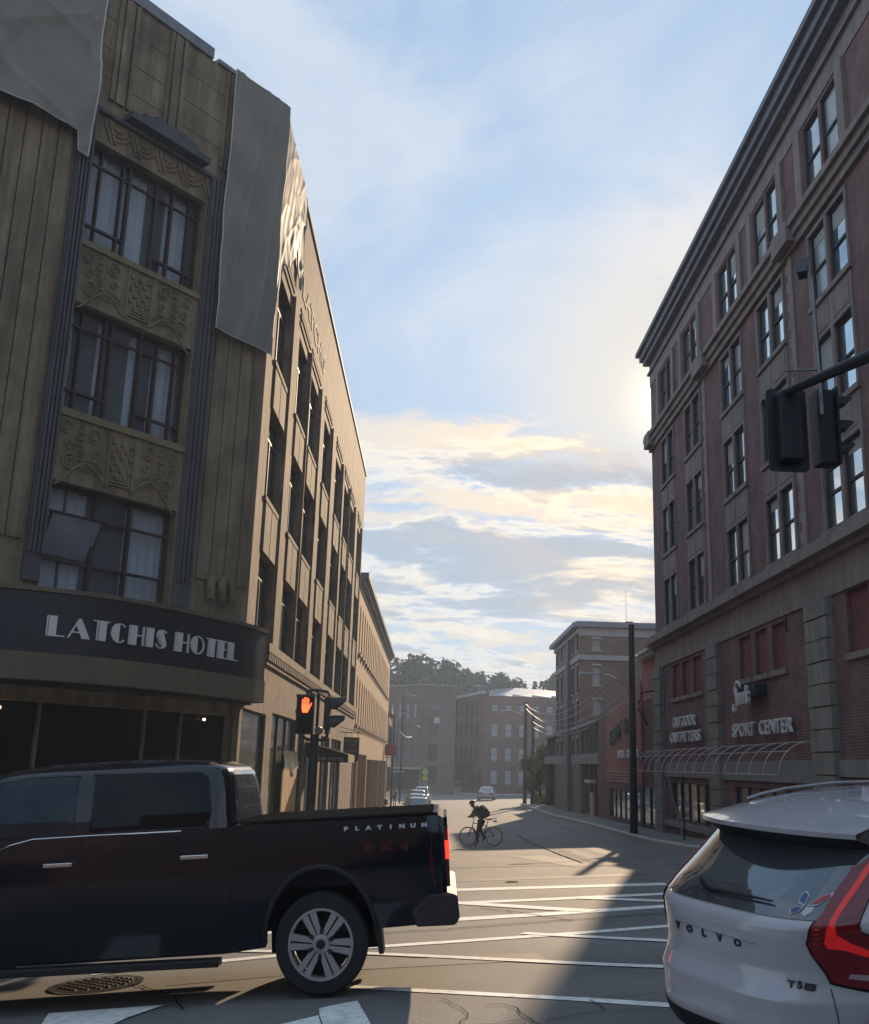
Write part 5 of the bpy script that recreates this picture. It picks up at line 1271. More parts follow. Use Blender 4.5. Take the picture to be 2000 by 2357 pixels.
# ---------------------------------------------------------------- ordinary cars
def make_car(label, M, paint, kind='sedan', group=None, lit=False, name='parked_car'):
    t = empty(name, None, label, 'car', group, M=M)
    H = {'sedan': 1.45, 'suv': 1.72, 'hatch': 1.55}[kind]; L_ = {'sedan': 4.7, 'suv': 4.6, 'hatch': 4.2}[kind]; bw = .9
    bl_ = .92 if kind == 'sedan' else 1.02
    lv = [(.24, .12, L_-.12, .82), (.4, .0, L_, .89), (.62, .02, L_, .9), (bl_-.1, .06, L_-.1, .9), (bl_, .15, L_-.35, .86)]
    B_ = PL(lv, 4.5); b = MB(M); B_.loft(b, .24, bl_, 72, .08); b.build('body', paint, t, smooth=True)
    r0 = 1.1 if kind == 'sedan' else .25; r1 = 1.75 if kind == 'sedan' else .55
    G_ = PL([(bl_-.02, r0-.55 if kind == 'sedan' else r0-.1, L_-1.25, .80), (H-.12, r1, L_-2.1, .63), (H-.05, r1+.1, L_-2.2, .58), (H, r1+.4, L_-2.5, .40)], 5)
    b = MB(M); G_.loft(b, bl_-.02, H-.11, 72, .1); b.build('window', glassV, t, smooth=True)
    b = MB(M); G_.loft(b, H-.109, H, 72, .03); 
    b.build('roof', paint, t, smooth=True)
    b = MB(M)
    for sg_ in (-1, 1):
        for v0, v1 in ((r0-.35 if kind == 'sedan' else r0+.02, r1+.08), (L_-1.42, L_-2.2), ((r1+L_-2.1)/2, (r1+L_-2.1)/2)):
            pts = []
            for q in range(6):
                z = bl_-.01+(H-.12-bl_)*q/5; v = v0+(v1-v0)*q/5; p = G_.side(v, z, sg_); pts.append((p[0]+sg_*.005, p[1], p[2]))
            b.tube(pts, .035, 5)
    b.build('pillar', paint, t, smooth=True)
    for sg_ in (-1, 1):
        for c in (.95, L_-.95):
            T = M @ Matrix.Translation((sg_*.80, c, .33)); w = MB(T); w.lathe([(.2, -.1), (.33, -.1), (.335, 0), (.33, .1), (.2, .1)], ax='x', n=24); wo = w.build('wheel', rubber, t, smooth=True)
            w = MB(T); w.lathe([(.001, sg_*.06), (.2, sg_*.06), (.2, sg_*.11), (.06, sg_*.105), (.001, sg_*.105)], ax='x', n=16); w.build('rim', alloy, wo)
        b = MB(M); b.box(*sorted((sg_*.52, sg_*.86)), -.005 if True else 0, .12, .68, .84); b.build('tail_lamp', redl, t, bevel=.02)
        b = MB(M); b.box(*sorted((sg_*.52, sg_*.84)), L_-.14, L_+.005, .62, .78); b.build('headlamp', lampw, t, bevel=.02)
        b = MB(M); b.box(*sorted((sg_*.86, sg_*1.04)), L_-1.62, L_-1.5, .95, 1.08); b.build('mirror', paint, t, bevel=.02)
    b = MB(M); b.box(-.45, .45, L_-.04, L_+.01, .42, .62); b.build('grille', plast, t)
    b = MB(M); b.box(-.26, .26, -.02, .03, .72, .84); b.build('number_plate', whiteP, t)
    return t
def car_at(x, y, yaw, **k): return make_car(M=pose((x, y, gz(x, y)+.0), yaw, 0), **k)
cw = mat('white_paint', (.55, .55, .53), .2, coat=.8, var=.02); cs_ = mat('silver_paint', (.30, .31, .34), .22, metal=.4, coat=.8, var=.02); cg = mat('grey_paint', (.30, .30, .30), .2, coat=.8, metal=.2); ct = mat('champagne_paint', (.42, .38, .30), .22, coat=.8, metal=.2)
car_at(6.0, 114.2, .12, label='silver sedan driving away down the middle of the street', paint=cs_, kind='sedan', name='driving_car')
PG = 'cars parked along the left kerb'
car_at(-.80, 74.8, math.pi-.02, label='grey sedan parked nearest in the row along the left kerb, behind the pickup', paint=cg, kind='sedan', group=PG)
car_at(-.95, 82.2, math.pi-.02, label='dark champagne hatchback parked second in the row along the left kerb', paint=ct, kind='hatch', group=PG)
car_at(-1.0, 91.5, math.pi-.02, label='champagne SUV parked third in the row along the left kerb', paint=mat('gold_paint', (.40, .36, .30), .22, coat=.8, metal=.3), kind='suv', group=PG)
car_at(-.6, 110, math.pi+.05, label='white SUV farthest in the parked row along the left kerb', paint=cw, kind='suv', group=PG)
# ================================================================ street furniture
def G(x, y, up=0): return gz(x, y)+up
# corner signal pole with pedestrian hand and a traffic head
X0, Ys = -2.26, 20.4
sp_ = empty('signal_pole', (X0, Ys, G(X0, Ys)), 'black corner pole with a lit red pedestrian hand and a side-on traffic signal', 'traffic signal')
b = MB(); b.tube([(X0, Ys, G(X0, Ys)), (X0, Ys, 2.2)], .085, 12); b.tube([(X0+.03, Ys, 2.2), (X0+.03, Ys, 3.0)], .03, 8); b.lathe([(.18, 0), (.16, .12), (.09, .3)], (X0, Ys, G(X0, Ys)+.1), n=16); b.build('pole', darkm, sp_, smooth=True)
b = MB(); b.tube([(-2.46, Ys, 2.97), (-2.44, Ys, 3.04), (-2.3, Ys, 3.06), (-2.05, Ys, 3.03), (-2.0, Ys, 2.95)], .028, 8); b.tube([(-2.5, Ys, 2.16), (-2.4, Ys, 2.10), (-2.1, Ys, 2.10), (-2.0, Ys, 2.2)], .03, 8); b.build('bracket', mat('dark_maroon_metal', (.04, .018, .02), .5), sp_, smooth=True)
b = MB(); b.box(-2.64, -2.29, Ys-.12, Ys+.08, 2.2, 2.95); b.box(-2.66, -2.62, Ys-.1, Ys+.06, 2.25, 2.35); b.box(-2.66, -2.62, Ys-.1, Ys+.06, 2.6, 2.66); b.box(-2.65, -2.28, Ys-.16, Ys-.12, 2.90, 2.96); ph = b.build('pedestrian_head', darkm, sp_, bevel=.012)
b = MB(); b.box(-2.61, -2.32, Ys-.135, Ys-.121, 2.23, 2.90); b.build('lens', black, ph)
handm = mat('lit_hand', (.9, .1, .03), .5, var=0, emit=(1, .075, .02, 2.6))
b = MB()
def hp(poly):
    vs = [(-2.455+x*.105, Ys-d, 2.61+z*.30) for d in (.137, .146) for x, z in poly]; n = len(poly); b.add(vs, [tuple(range(n)), tuple(range(2*n-1, n-1, -1))]+[(i, (i+1) % n, n+(i+1) % n, n+i) for i in range(n)])
hp([(-.55, 0), (.45, 0), (.62, .30), (.60, .52), (-.72, .52), (-.70, .25)])
for x, w, z1 in ((-.60, .13, .86), (-.26, .13, .98), (.10, .13, 1.0), (.45, .12, .90)): hp([(x-w, .53), (x+w, .53), (x+w*.95, z1-.05), (x+w*.4, z1), (x-w*.4, z1), (x-w*.95, z1-.05)])
hp([(.50, .12), (.66, .20), (1.12, .58), (1.04, .66), (.64, .44)])
b.build('hand_symbol', handm, ph)
b = MB(); b.box(-2.06, -1.98, Ys-.15, Ys+.15, 2.2, 2.93); b.box(-2.1, -2.05, Ys-.1, Ys+.1, 2.3, 2.9); th_ = b.build('traffic_head', darkm, sp_, bevel=.02)
for zc in (2.77, 2.42):
    b = MB(); vs = []
    for q in range(-115, 116, 10):
        a = R(q+90); 
        for x, rr, sh in ((-1.98, .155, 0), (-1.70, .165, .0)): 
            L2 = x if abs(q) < 60 else x-(.20*(abs(q)-60)/55 if x > -1.9 else 0)
            vs.append((L2, Ys+rr*math.cos(a), zc+rr*math.sin(a)*1.02))
    k = len(vs)//2; b.add(vs, [(2*i, 2*i+2, 2*i+3, 2*i+1) for i in range(k-1)])
    b.box(-1.99, -1.975, Ys-.15, Ys+.15, zc-.16, zc+.16); b.build('visor', darkm, th_, smooth=True)
b = MB(); b.lathe([(.001, -.09), (.07, -.09), (.085, 0), (.07, .09), (.001, .09)], (-2.19, Ys, 2.28), 'y', 16); b.build('junction_cap', mat('grey_cap', (.12, .12, .11), .6), sp_, smooth=True)
# second slim post just beside it
b = MB(); b.tube([(-2.47, 21.2, G(-2.5, 21)), (-2.47, 21.2, 1.75)], .022, 6); tag(b.build('sign_post', steel), 'thin bare steel post standing next to the corner signal pole', 'post')

# overhead signals on a mast arm from the right
ma = empty('signal_mast', (8.4, 8.7, G(8.4, 8.7)), 'dark mast arm at the upper right carrying two signal heads and a camera tube', 'traffic signal')
A0, A1 = Vector((5.25, 15.68, 7.60)), Vector((6.14, 13.73, 7.62)); d_ = (A1-A0).normalized(); A2 = A1+d_*5.6
b = MB(); b.tube([A0, A1, A2], [.06, .095, .14], 12); b.build('arm', darkm, ma, smooth=True)
b = MB(); b.tube([(A2.x, A2.y, G(A2.x, A2.y)), (A2.x, A2.y, 8.2)], [.2, .15], 16); b.build('pole', darkm, ma, smooth=True)
b = MB()
def rr_(x0, x1, z0, z1, r): 
    out = []
    for cx_, cz_, a0 in ((x1-r, z1-r, 0), (x0+r, z1-r, 90), (x0+r, z0+r, 180), (x1-r, z0+r, 270)):
        out += [(cx_+r*math.cos(R(a0+q)), cz_+r*math.sin(R(a0+q))) for q in (0, 30, 60, 90)]
    return out
b.prism(rr_(5.20, 5.84, 6.36, 7.74, .08), 15.44, 15.47, 'y'); b.build('backplate', plast, ma)
b = MB(); b.box(5.33, 5.70, 15.2, 15.43, 6.5, 7.6); b.build('traffic_head', plast, ma, bevel=.03)
b = MB(); b.prism(rr_(15.10, 15.66, 6.42, 7.70, .06), 6.20, 6.23, 'x'); b.box(5.93, 6.19, 15.2, 15.55, 6.46, 7.66); h2 = b.build('traffic_head', plast, ma)
for zc in (7.46, 7.05, 6.68):
    b = MB(); vs = []
    for q in range(-120, 121, 10):
        a = R(q+90)
        for x in (6.23, 6.50): vs.append((x-(.16*(abs(q)-60)/60 if abs(q) > 60 and x > 6.3 else 0), 15.38+.165*math.cos(a), zc+.165*math.sin(a)))
    k = len(vs)//2; b.add(vs, [(2*i, 2*i+2, 2*i+3, 2*i+1) for i in range(k-1)]); b.build('visor', darkm, h2, smooth=True)
tb_ = Vector((5.93, 15.1, 7.2))
b = MB(); b.tube([(5.96, 15.1, 7.2), (5.92, 15.1, 9.55)], .035, 10); b.tube([(5.66, 15.35, 6.55), (5.66, 15.35, 8.0)], .022, 8); b.tube([(5.5, 15.3, 8.0), (5.95, 15.1, 7.95)], .018, 6); b.build('riser_tube', mat('worn_aluminium', (.20, .20, .21), .35, metal=.7), ma, smooth=True)
b = MB(pose((5.83, 15.2, 9.72), .5, .9)); b.box(-.07, .07, -.18, .22, -.07, .07); b.box(-.09, .09, -.2, .3, .07, .085); b.build('camera', darkm, ma, bevel=.01)

# utility poles, lamps and wires
def util(x, y, ztop, r, label, lamp, arms, name='utility_pole', m=None):
    t = empty(name, (x, y, G(x, y)), label, 'utility pole'); b = MB(); b.tube([(x, y, G(x, y)), (x+.02, y, ztop)], [r, r*.75], 14); b.build('pole', m or wood, t, smooth=True)
    if lamp:
        b = MB(); b.tube(lamp, [.03]*(len(lamp)-2)+[.03, .03], 8); b.build('lamp_arm', steel, t, smooth=True)
        e = Vector(lamp[-1]); b = MB(); b.add([(e.x-.35, e.y-.1, e.z-.05), (e.x+.28, e.y-.1, e.z-.04), (e.x+.28, e.y+.1, e.z-.04), (e.x-.35, e.y+.1, e.z-.05), (e.x-.30, e.y-.07, e.z+.03), (e.x+.26, e.y-.07, e.z+.05), (e.x+.26, e.y+.07, e.z+.05), (e.x-.30, e.y+.07, e.z+.03)], [(0, 3, 2, 1), (4, 5, 6, 7), (0, 1, 5, 4), (1, 2, 6, 5), (2, 3, 7, 6), (3, 0, 4, 7)]); b.build('lamp_head', steel, t)
    for q in arms:
        b = MB(); b.lathe([(.001, -.07), (.04, -.06), (.055, 0), (.04, .06), (.001, .07)], q, n=8); b.build('insulator', mat('glazed_insulator', (.45, .46, .48), .15, var=0), t, smooth=True)
    return t
util(8.55, 44.4, 7.9, .16, 'dark wooden utility pole with a curved street lamp arm by the sandstone corner', [(8.45, 44.4, 5.05), (8.14, 44.4, 5.42), (7.63, 44.4, 5.66), (7.1, 44.4, 5.74), (6.6, 44.4, 5.75)], [(8.79, 44.4, 6.49), (9.05, 44.4, 5.25), (8.86, 44.4, 4.87), (8.84, 44.4, 4.73), (8.79, 44.4, 4.41)], m=mat('dark_pole', (.035, .034, .036), .9, var=.2, streak=.3))
b_ = util(8.8, 98, 7.7, .19, 'far wooden utility pole with a short lamp arm, left of the pair', [(8.6, 98, 6.4), (8.2, 98, 6.65), (7.42, 98, 6.92), (6.7, 98, 6.86)], [(8.7, 97.8, 7.45), (8.95, 97.8, 7.1)])
util(9.38, 96.5, 6.9, .19, 'shorter utility pole standing right of the far lamp pole', None, [(9.3, 96.3, 6.4)])
tt = empty('street_tree', (10.3, 99, G(10.3, 99)), 'small yellow green street tree behind the far utility poles', 'tree')
def wire(p, q, sag, r, label, n=24):
    p, q = Vector(p), Vector(q); b = MB(); b.tube([p.lerp(q, i/n)-Vector((0, 0, 4*sag*(i/n)*(1-i/n))) for i in range(n+1)], r, 5)
    tag(b.build('overhead_wire', mat('bright_wire', (.30, .30, .31), .5, metal=.4, var=0), smooth=True), label, 'wire', 'wires between the utility poles')
wire((8.8, 98, 7.55), (8.6, 44.5, 6.5), 1.65, .022, 'topmost sagging wire between the two utility pole sites')
wire((8.8, 98, 7.15), (8.6, 44.5, 6.2), 1.75, .022, 'second wire from the top between the utility pole sites')
wire((9.3, 96.5, 6.5), (8.7, 44.5, 5.3), 1.3, .018, 'thin middle wire sagging between the utility pole sites')
wire((9.3, 96.5, 5.9), (8.7, 44.5, 4.9), 1.2, .022, 'second wire from the bottom between the utility pole sites')
wire((9.3, 96.5, 5.4), (10.2, 62, 4.7), .9, .022, 'lowest wire running from the far pole to the dark garage pier')
def lamp_post(x, y, h, label):
    t = empty('street_lamp', (x, y, G(x, y)), label, 'street lamp'); z = G(x, y)+.14; b = MB(); b.tube([(x, y, z), (x, y, h)], [.09, .06], 8); b.build('pole', darkm, t, smooth=True)
    b = MB(); b.tube([(x, y, h-.1), (x+.4, y, h+.05), (x+.95, y, h-.05)], .03, 6); b.box(x+.75, x+1.3, y-.1, y+.1, h-.12, h-.02); b.build('lamp_head', steel, t)
lamp_post(-2.9, 106, 8.6, 'tall slim street lamp on the left pavement beyond the parked cars'); lamp_post(-3.3, 93, 6.2, 'shorter slim street lamp on the left pavement beside the peach building')
wire((-3.3, 93, 5.3), (-1.9, 106, 4.4), .5, .025, 'short bright wire between the two lamp posts on the left'); wire((-2.9, 106, 7.9), (-.9, 140, 6.5), .8, .025, 'bright wire leading from the tall left lamp post to the warehouse')
# parking meters
for i, (x, y, hh, lab) in enumerate(((-2.42, 60, 1.35, 'parking meter nearest the camera on the left pavement'), (-2.56, 78, 1.4, 'middle parking meter on the left pavement'), (-2.9, 93, 1.4, 'farthest parking meter on the left pavement'))):
    z = G(x, y)+.14; t = empty('parking_meter', (x, y, z), lab, 'parking meter', 'parking meters on the left pavement'); b = MB(); b.tube([(x, y, z), (x, y, z+hh-.25)], .035, 8); b.build('post', darkm, t)
    b = MB(); b.lathe([(.001, 0), (.09, .02), (.11, .15), (.10, .25), (.05, .33), (.001, .35)], (x, y, z+hh-.3), n=12); b.build('meter_head', mat('meter_grey', (.10, .10, .11), .4, metal=.4), t, smooth=True)
    b = MB(); b.lathe([(.001, 0), (.10, .0), (.10, .42), (.03, .48), (.001, .5)], (x-.28, y-1, z), n=12); b.build('bin', darkm, t) if False else None
# pedestrian crossing warning sign far down the street
x, y = -.57, 149.6; z = G(x, y); t = empty('crossing_sign', (x, y, z), 'small fluorescent yellow diamond pedestrian sign at the far end of the street', 'road sign')
b = MB(); b.tube([(x, y, z), (x, y, 1.1)], .04, 6); b.build('post', steel, t)
fl_ = mat('fluorescent_sign', (.52, .62, .04), .5, var=.05)
b = MB(); b.prism([(x, .05), (x+.42, .62), (x, 1.19), (x-.42, .62)], y-.08, y-.05, 'y'); b.build('diamond_plate', fl_, t); b = MB(); b.box(x-.32, x+.32, y-.08, y-.05, -.45, .0); b.build('arrow_plate', fl_, t)
b = MB(); b.box(x-.07, x+.07, y-.1, y-.082, .35, .75); b.box(x-.05, x+.05, y-.1, y-.082, .78, .88); b.prism([(x-.2, -.30), (x+.15, -.12), (x+.18, -.18), (x-.14, -.36)], y-.1, y-.082, 'y'); b.build('pictogram', black, t)
# hanging pub sign and entrance canopy of the hotel
t = empty('hanging_sign', (-3.9, 46, 2.9), 'dark rectangular hanging sign with small faint lettering on the hotel street side', 'sign')
b = MB(); b.tube([(-4.0, 46, 2.98), (-3.06, 46, 2.94)], .02, 6); b.tube([(-4.0, 46, 3.2), (-3.1, 46, 2.96)], .015, 6); b.tube([(-3.75, 46, 2.96), (-3.75, 46, 2.76)], .01, 5); b.tube([(-3.2, 46, 2.94), (-3.2, 46, 2.76)], .01, 5); b.build('bracket', darkm, t)
b = MB(); b.box(-3.81, -3.12, 45.96, 46.04, 1.74, 2.76); b.build('board', mat('brown_sign_board', (.045, .032, .028), .6, var=.1), t, bevel=.01)
MHS = WF((0, 45.95, 0), (0, -1, 0)); gm_ = mat('faded_gold', (.28, .23, .15), .6)
for s, z, h, x0, x1 in (('LATCHIS', 2.55, .10, -3.74, -3.2), ('PUB', 2.40, .09, -3.6, -3.34), ('&', 2.29, .07, -3.5, -3.42), ('KITCHEN', 2.12, .09, -3.72, -3.22)): text_on('lettering', t, s, MHS, x0, x1, z, h, -.02, gm_, .01, .03)
t = empty('entrance_canopy', (-4, 35, 1.7), 'dark canvas canopy with faded lettering over the hotel street side door', 'awning')
cy0, cy1 = 33.5, 36.2
b = MB(); b.add([(-4, cy0, 1.68), (-2.62, cy0, 1.68), (-2.62, cy0, 1.93), (-4, cy0, 2.28), (-4, cy1, 1.68), (-2.62, cy1, 1.68), (-2.62, cy1, 1.93), (-4, cy1, 2.28)], [(0, 1, 2, 3), (7, 6, 5, 4), (3, 2, 6, 7), (1, 5, 6, 2)])
b.build('canvas', mat('dark_canvas', (.018, .022, .02), .9, var=.15), t)
b = MB(); b.box(-2.615, -2.60, cy0, cy1, 1.69, 1.92); b.build('sunlit_face', mat('tan_canvas', (.36, .28, .16), .9), t)  # sunlight on the canopy's street face put into a tan colour
b = MB(); b.tube([(-4, cy0-.01, 2.30), (-2.62, cy0-.01, 1.95)], .018, 5); b.build('edge_piping', mat('cream_piping', (.5, .44, .33), .8), t)
text_on('lettering', t, 'LATCHIS HOTEL', WF((0, cy0, 0), (0, -1, 0)), -3.95, -2.72, 1.73, .10, -.012, mat('dull_letter', (.30, .29, .26), .7), .008, .03)
# boarded shop pane
t = empty('plywood_board', (-3.9, 29.5, .8), 'sheet of raw plywood with plastic film fixed over a hotel shop window', 'board')
b = MB(); b.box(-3.97, -3.93, 28.3, 31.2, -1.1, 1.45); b.build('board', mat('raw_plywood', (.52, .33, .17), .85, var=.12, vscale=2, streak=.2), t)
b = MB(); vs = []
for j in range(9):
    for i in range(13): u, v = i/12, j/8; vs.append((-3.92+.03*math.sin(u*13+v*5), 28.3+2.9*u, 1.40+.55*v+(.12*math.sin(u*7) if j == 0 else 0)))
b.add(vs, [(j*13+i, j*13+i+1, (j+1)*13+i+1, (j+1)*13+i) for j in range(8) for i in range(12)]); b.build('plastic_film', mat('plastic_film', (.42, .42, .34), .2, var=.2, vscale=5, coat=.6), t, smooth=True)
# right pavement posts
b = MB(); z = G(9.09, 37.8)+.15; b.tube([(9.07, 37.8, z), (9.09, 37.8, 1.6)], .025, 6); tag(b.build('sign_post', darkm), 'thin dark upright post on the right pavement in front of the shop window', 'post')
b = MB(); b.tube([(9.02, 37.8, z), (8.52, 37.8, 1.55)], .03, 6); tag(b.build('leaning_pole', mat('pale_pole', (.26, .27, .28), .6)), 'pale pole leaning beside the thin dark post on the right pavement', 'pole')
b = MB(); b.prism([(79.0, 2.4), (81.4, 2.4), (81.4, 3.2), (79.0, 3.2)], -3.6, -3.5, 'x')
t = empty('banner_sign', (-3.6, 92, 2.6), 'small dull red projecting sign at the far end of the peach building', 'sign')
b = MB(); b.box(-3.98, -2.95, 92, 92.1, 2.35, 3.3); b.build('board', mat('dull_red_board', (.25, .045, .04), .7), t); b = MB(); b.tube([(-4, 92.05, 2.2), (-2.9, 92.05, 2.2)], .03, 5); b.build('bracket', darkm, t)
# small square white notice on the warehouse and steps with railing
b = MB(); b.box(.4, 1.1, 149.85, 149.95, 7.5, 8.3); tag(b.build('wall_box', whiteP), 'small white square box on the far warehouse wall', 'box')
t = empty('entrance_steps', (4, 152, -2.3), 'pale concrete steps with a handrail in front of the far brick mill', 'steps')
b = MB()
for i in range(6): b.box(2.0+.3*i, 4.4, 151.5, 153, G(3, 152)+.16*i, G(3, 152)+.16*(i+1))
b.build('tread', conc, t); b = MB(); b.tube([(1.6, 151.4, -1.6), (3.6, 151.4, -.5), (4.4, 151.4, -.5)], .05, 5); b.build('handrail', whiteP, t)
b = MB(); b.box(8.3, 11.6, 130, 130.3, -2.1, -1.72); tag(b.build('low_wall', conc), 'low concrete wall end beyond the silver sedan on the right', 'wall')

# ================================================================ cyclist
def skin(name, V, E_, m, parent=None, root=None, sub=2, smooth=True):
    bm = bmesh.new(); lay = bm.verts.layers.skin.verify(); ix = {}
    for k, (p, r) in V.items():
        v = bm.verts.new(p); v[lay].radius = (r, r) if not isinstance(r, tuple) else r; v[lay].use_root = (k == root); ix[k] = v
    for a, c in E_: bm.edges.new((ix[a], ix[c]))
    me = bpy.data.meshes.new(name); bm.to_mesh(me); bm.free(); me.materials.append(m)
    o = link(name, me, parent); s = o.modifiers.new('skin', 'SKIN'); s.use_smooth_shade = True; s.branch_smoothing = .3
    ss = o.modifiers.new('subdivision', 'SUBSURF'); ss.levels = sub; ss.render_levels = sub; return o
BX, BY = 2.50, 40.55
BZ = G(BX, BY)
bd = Vector((-.93, .37, 0)).normalized(); BM_ = Matrix((bd, Vector((0, 0, 1)).cross(bd), Vector((0, 0, 1)))).transposed().to_4x4(); BM_.translation = Vector((BX, BY, BZ))
slope = math.atan2(G(BX+bd.x, BY+bd.y)-BZ, 1.0); BM_ = BM_ @ Matrix.Rotation(-slope, 4, 'Y')
bk = empty('bicycle', None, 'dark city bicycle with thin wheels under a rider standing in the street', 'bicycle', M=BM_)
bf = mat('bicycle_paint', (.02, .02, .022), .35, var=0)
for c, nm in ((0, 'rear'), (1.05, 'front')):
    b = MB(BM_); b.lathe([(.325, -.014), (.345, -.014), (.352, 0), (.345, .014), (.325, .014)], (c, 0, .35), 'y', 48, close=True); wb = b.build('wheel', rubber, bk, smooth=True)
    b = MB(BM_); b.lathe([(.305, -.008), (.324, -.008), (.324, .008), (.305, .008)], (c, 0, .35), 'y', 48, close=True); b.lathe([(.001, -.04), (.02, -.04), (.02, .04), (.001, .04)], (c, 0, .35), 'y', 10); b.build('rim', mat('bright_rim', (.55, .5, .45), .25, metal=.9, var=0), wb)
    b = MB(BM_)
    for i in range(24): a = 2*math.pi*i/24; b.tube([(c, .02*(-1)**i, .35), (c+.31*math.cos(a), 0, .35+.31*math.sin(a))], .0016, 3, False)
    b.build('spokes', steel, wb)
b = MB(BM_); S = lambda *p: b.tube(p, .017, 8)
S((.80, 0, .90), (.86, 0, .70)); S((.82, 0, .84), (.27, 0, .72)); b.tube([(.86, 0, .72), (.70, 0, .48), (.44, 0, .30)], .02, 8); S((.23, 0, .86), (.44, 0, .29))
for s in (-1, 1): b.tube([(.26, 0, .74), (0, s*.05, .35)], .01, 6); b.tube([(.44, 0, .29), (0, s*.05, .35)], .011, 6); b.tube([(.86, 0, .70), (.90, s*.05, .62), (1.05, s*.055, .35)], .012, 6)
b.build('frame', bf, bk, smooth=True)
b = MB(BM_); b.tube([(.80, 0, .88), (.78, 0, 1.0), (.84, 0, 1.04)], .015, 6); b.tube([(.74, -.30, 1.05), (.82, -.18, 1.05), (.85, 0, 1.04), (.82, .18, 1.05), (.74, .30, 1.05)], .013, 6); b.build('handlebar', steel, bk, smooth=True)
b = MB(BM_); b.tube([(.23, 0, .84), (.20, 0, .96)], .013, 6); b.build('seat_post', steel, bk)
b = MB(BM_); b.add([(.03, -.08, 1.0), (.03, .08, 1.0), (.18, .06, .985), (.34, .015, .985), (.34, -.015, .985), (.18, -.06, .985), (.03, -.07, .95), (.03, .07, .95), (.18, .05, .945), (.34, .012, .96), (.34, -.012, .96), (.18, -.05, .945)], [(0, 1, 2, 3, 4, 5), (11, 10, 9, 8, 7, 6)]+[(i, 6+i, 6+(i+1) % 6, (i+1) % 6) for i in range(6)]); b.build('saddle', plast, bk, bevel=.01)
b = MB(BM_); b.lathe([(.08, -.004), (.095, -.004), (.095, .004), (.08, .004)], (.44, -.05, .29), 'y', 24, close=True); b.tube([(.44, -.07, .29), (.36, -.07, .15)], .01, 6); b.tube([(.44, .07, .29), (.52, .07, .43)], .01, 6); b.box(.31, .41, -.15, -.07, .14, .16); b.box(.47, .57, .07, .15, .43, .45); b.build('crankset', steel, bk)
b = MB(BM_); b.tube([(.0, -.04, 1.0), (-.12, -.04, .98)], .02, 6); b.box(-.12, -.02, -.05, .05, .86, .93); b.build('rear_light', mat('clear_plastic', (.5, .5, .5), .3), bk)
P = lambda x, y, z: BM_ @ Vector((x, y, z))
# body: one continuous figure
hipL, hipR = P(.45, .10, .96), P(.45, -.10, .96)
BV = {'pel': (P(.45, 0, 1.0), .125), 'w': (P(.50, 0, 1.12), .12), 'ch': (P(.60, 0, 1.27), .14), 'nb': (P(.70, 0, 1.37), .085), 'nk': (P(.76, 0, 1.42), .052), 'hd0': (P(.80, 0, 1.47), .072), 'hd': (P(.83, 0, 1.52), .092), 'hd1': (P(.82, 0, 1.58), .08), 'chin': (P(.885, 0, 1.47), .03),
      'shL': (P(.68, .17, 1.33), .062), 'shR': (P(.68, -.17, 1.33), .062), 'elL': (P(.80, .26, 1.10), .042), 'elR': (P(.82, -.26, 1.11), .042), 'wrL': (P(.80, .27, 1.06), .03) if False else (P(.93, .22, 1.08), .028), 'wrR': (P(.95, -.22, 1.09), .028),
      'knL': (P(.60, .12, .52), .06), 'anL': (P(.62, .14, .10), .04), 'ftL': (P(.76, .15, .04), .035), 'thL': (P(.48, .10, .90), .09), 'thR': (P(.48, -.10, .88), .09), 'knR': (P(.60, -.12, .60), .058), 'anR': (P(.40, -.12, .26), .038), 'ftR': (P(.52, -.12, .18), .033)}
BE = [('pel', 'w'), ('w', 'ch'), ('ch', 'nb'), ('nb', 'nk'), ('nk', 'hd0'), ('hd0', 'hd'), ('hd', 'hd1'), ('hd0', 'chin'), ('nb', 'shL'), ('nb', 'shR'), ('shL', 'elL'), ('shR', 'elR'), ('elL', 'wrL'), ('elR', 'wrR'), ('pel', 'thL'), ('pel', 'thR'), ('thL', 'knL'), ('knL', 'anL'), ('anL', 'ftL'), ('thR', 'knR'), ('knR', 'anR'), ('anR', 'ftR')]
for s, w in ((1, 'wrL'), (-1, 'wrR')):    # palm, four fingers and a thumb closing on the bar
    q = .0
    BV['pm%d' % s] = (P(.91+.02*(s < 0), s*.24, 1.075), .022); BE.append((w, 'pm%d' % s))
    for i in range(4):
        a = P(.89, s*(.205+.022*i), 1.062); c = P(.865, s*(.205+.022*i), 1.05-.004*i); e = P(.85, s*(.205+.022*i), 1.035)
        BV['f%d%d' % (s, i)] = (a, .009); BV['g%d%d' % (s, i)] = (c, .008); BV['h%d%d' % (s, i)] = (e, .007); BE += [('pm%d' % s, 'f%d%d' % (s, i)), ('f%d%d' % (s, i), 'g%d%d' % (s, i)), ('g%d%d' % (s, i), 'h%d%d' % (s, i))]
    BV['t%d' % s] = (P(.88, s*.19, 1.05), .009); BE.append(('pm%d' % s, 't%d' % s))
fig = skin('person', BV, BE, mat('skin', (.28, .16, .11), .6, var=.05), root='pel')
tag(fig, 'cyclist in a dark helmet, grey top and dark trousers leaning on the handlebars', 'person')
sk = lambda ks, es, k_, nm, m, ov={}: skin(nm, {k: (BV[k][0] if k not in ov else ov[k][0], BV[k][1]*k_ if k not in ov else ov[k][1]) for k in ks}, es, m, fig, root=ks[0])
sk(['ch', 'w', 'pel', 'nb', 'shL', 'shR', 'elL', 'elR', 'wrL', 'wrR'], [e for e in BE if e[0] in ('pel', 'w', 'ch', 'nb', 'shL', 'shR', 'elL', 'elR') and e[1] in ('w', 'ch', 'nb', 'shL', 'shR', 'elL', 'elR', 'wrL', 'wrR')], 1.16, 'shirt', mat('grey_pink_shirt', (.13, .10, .10), .9, var=.12, vscale=8))
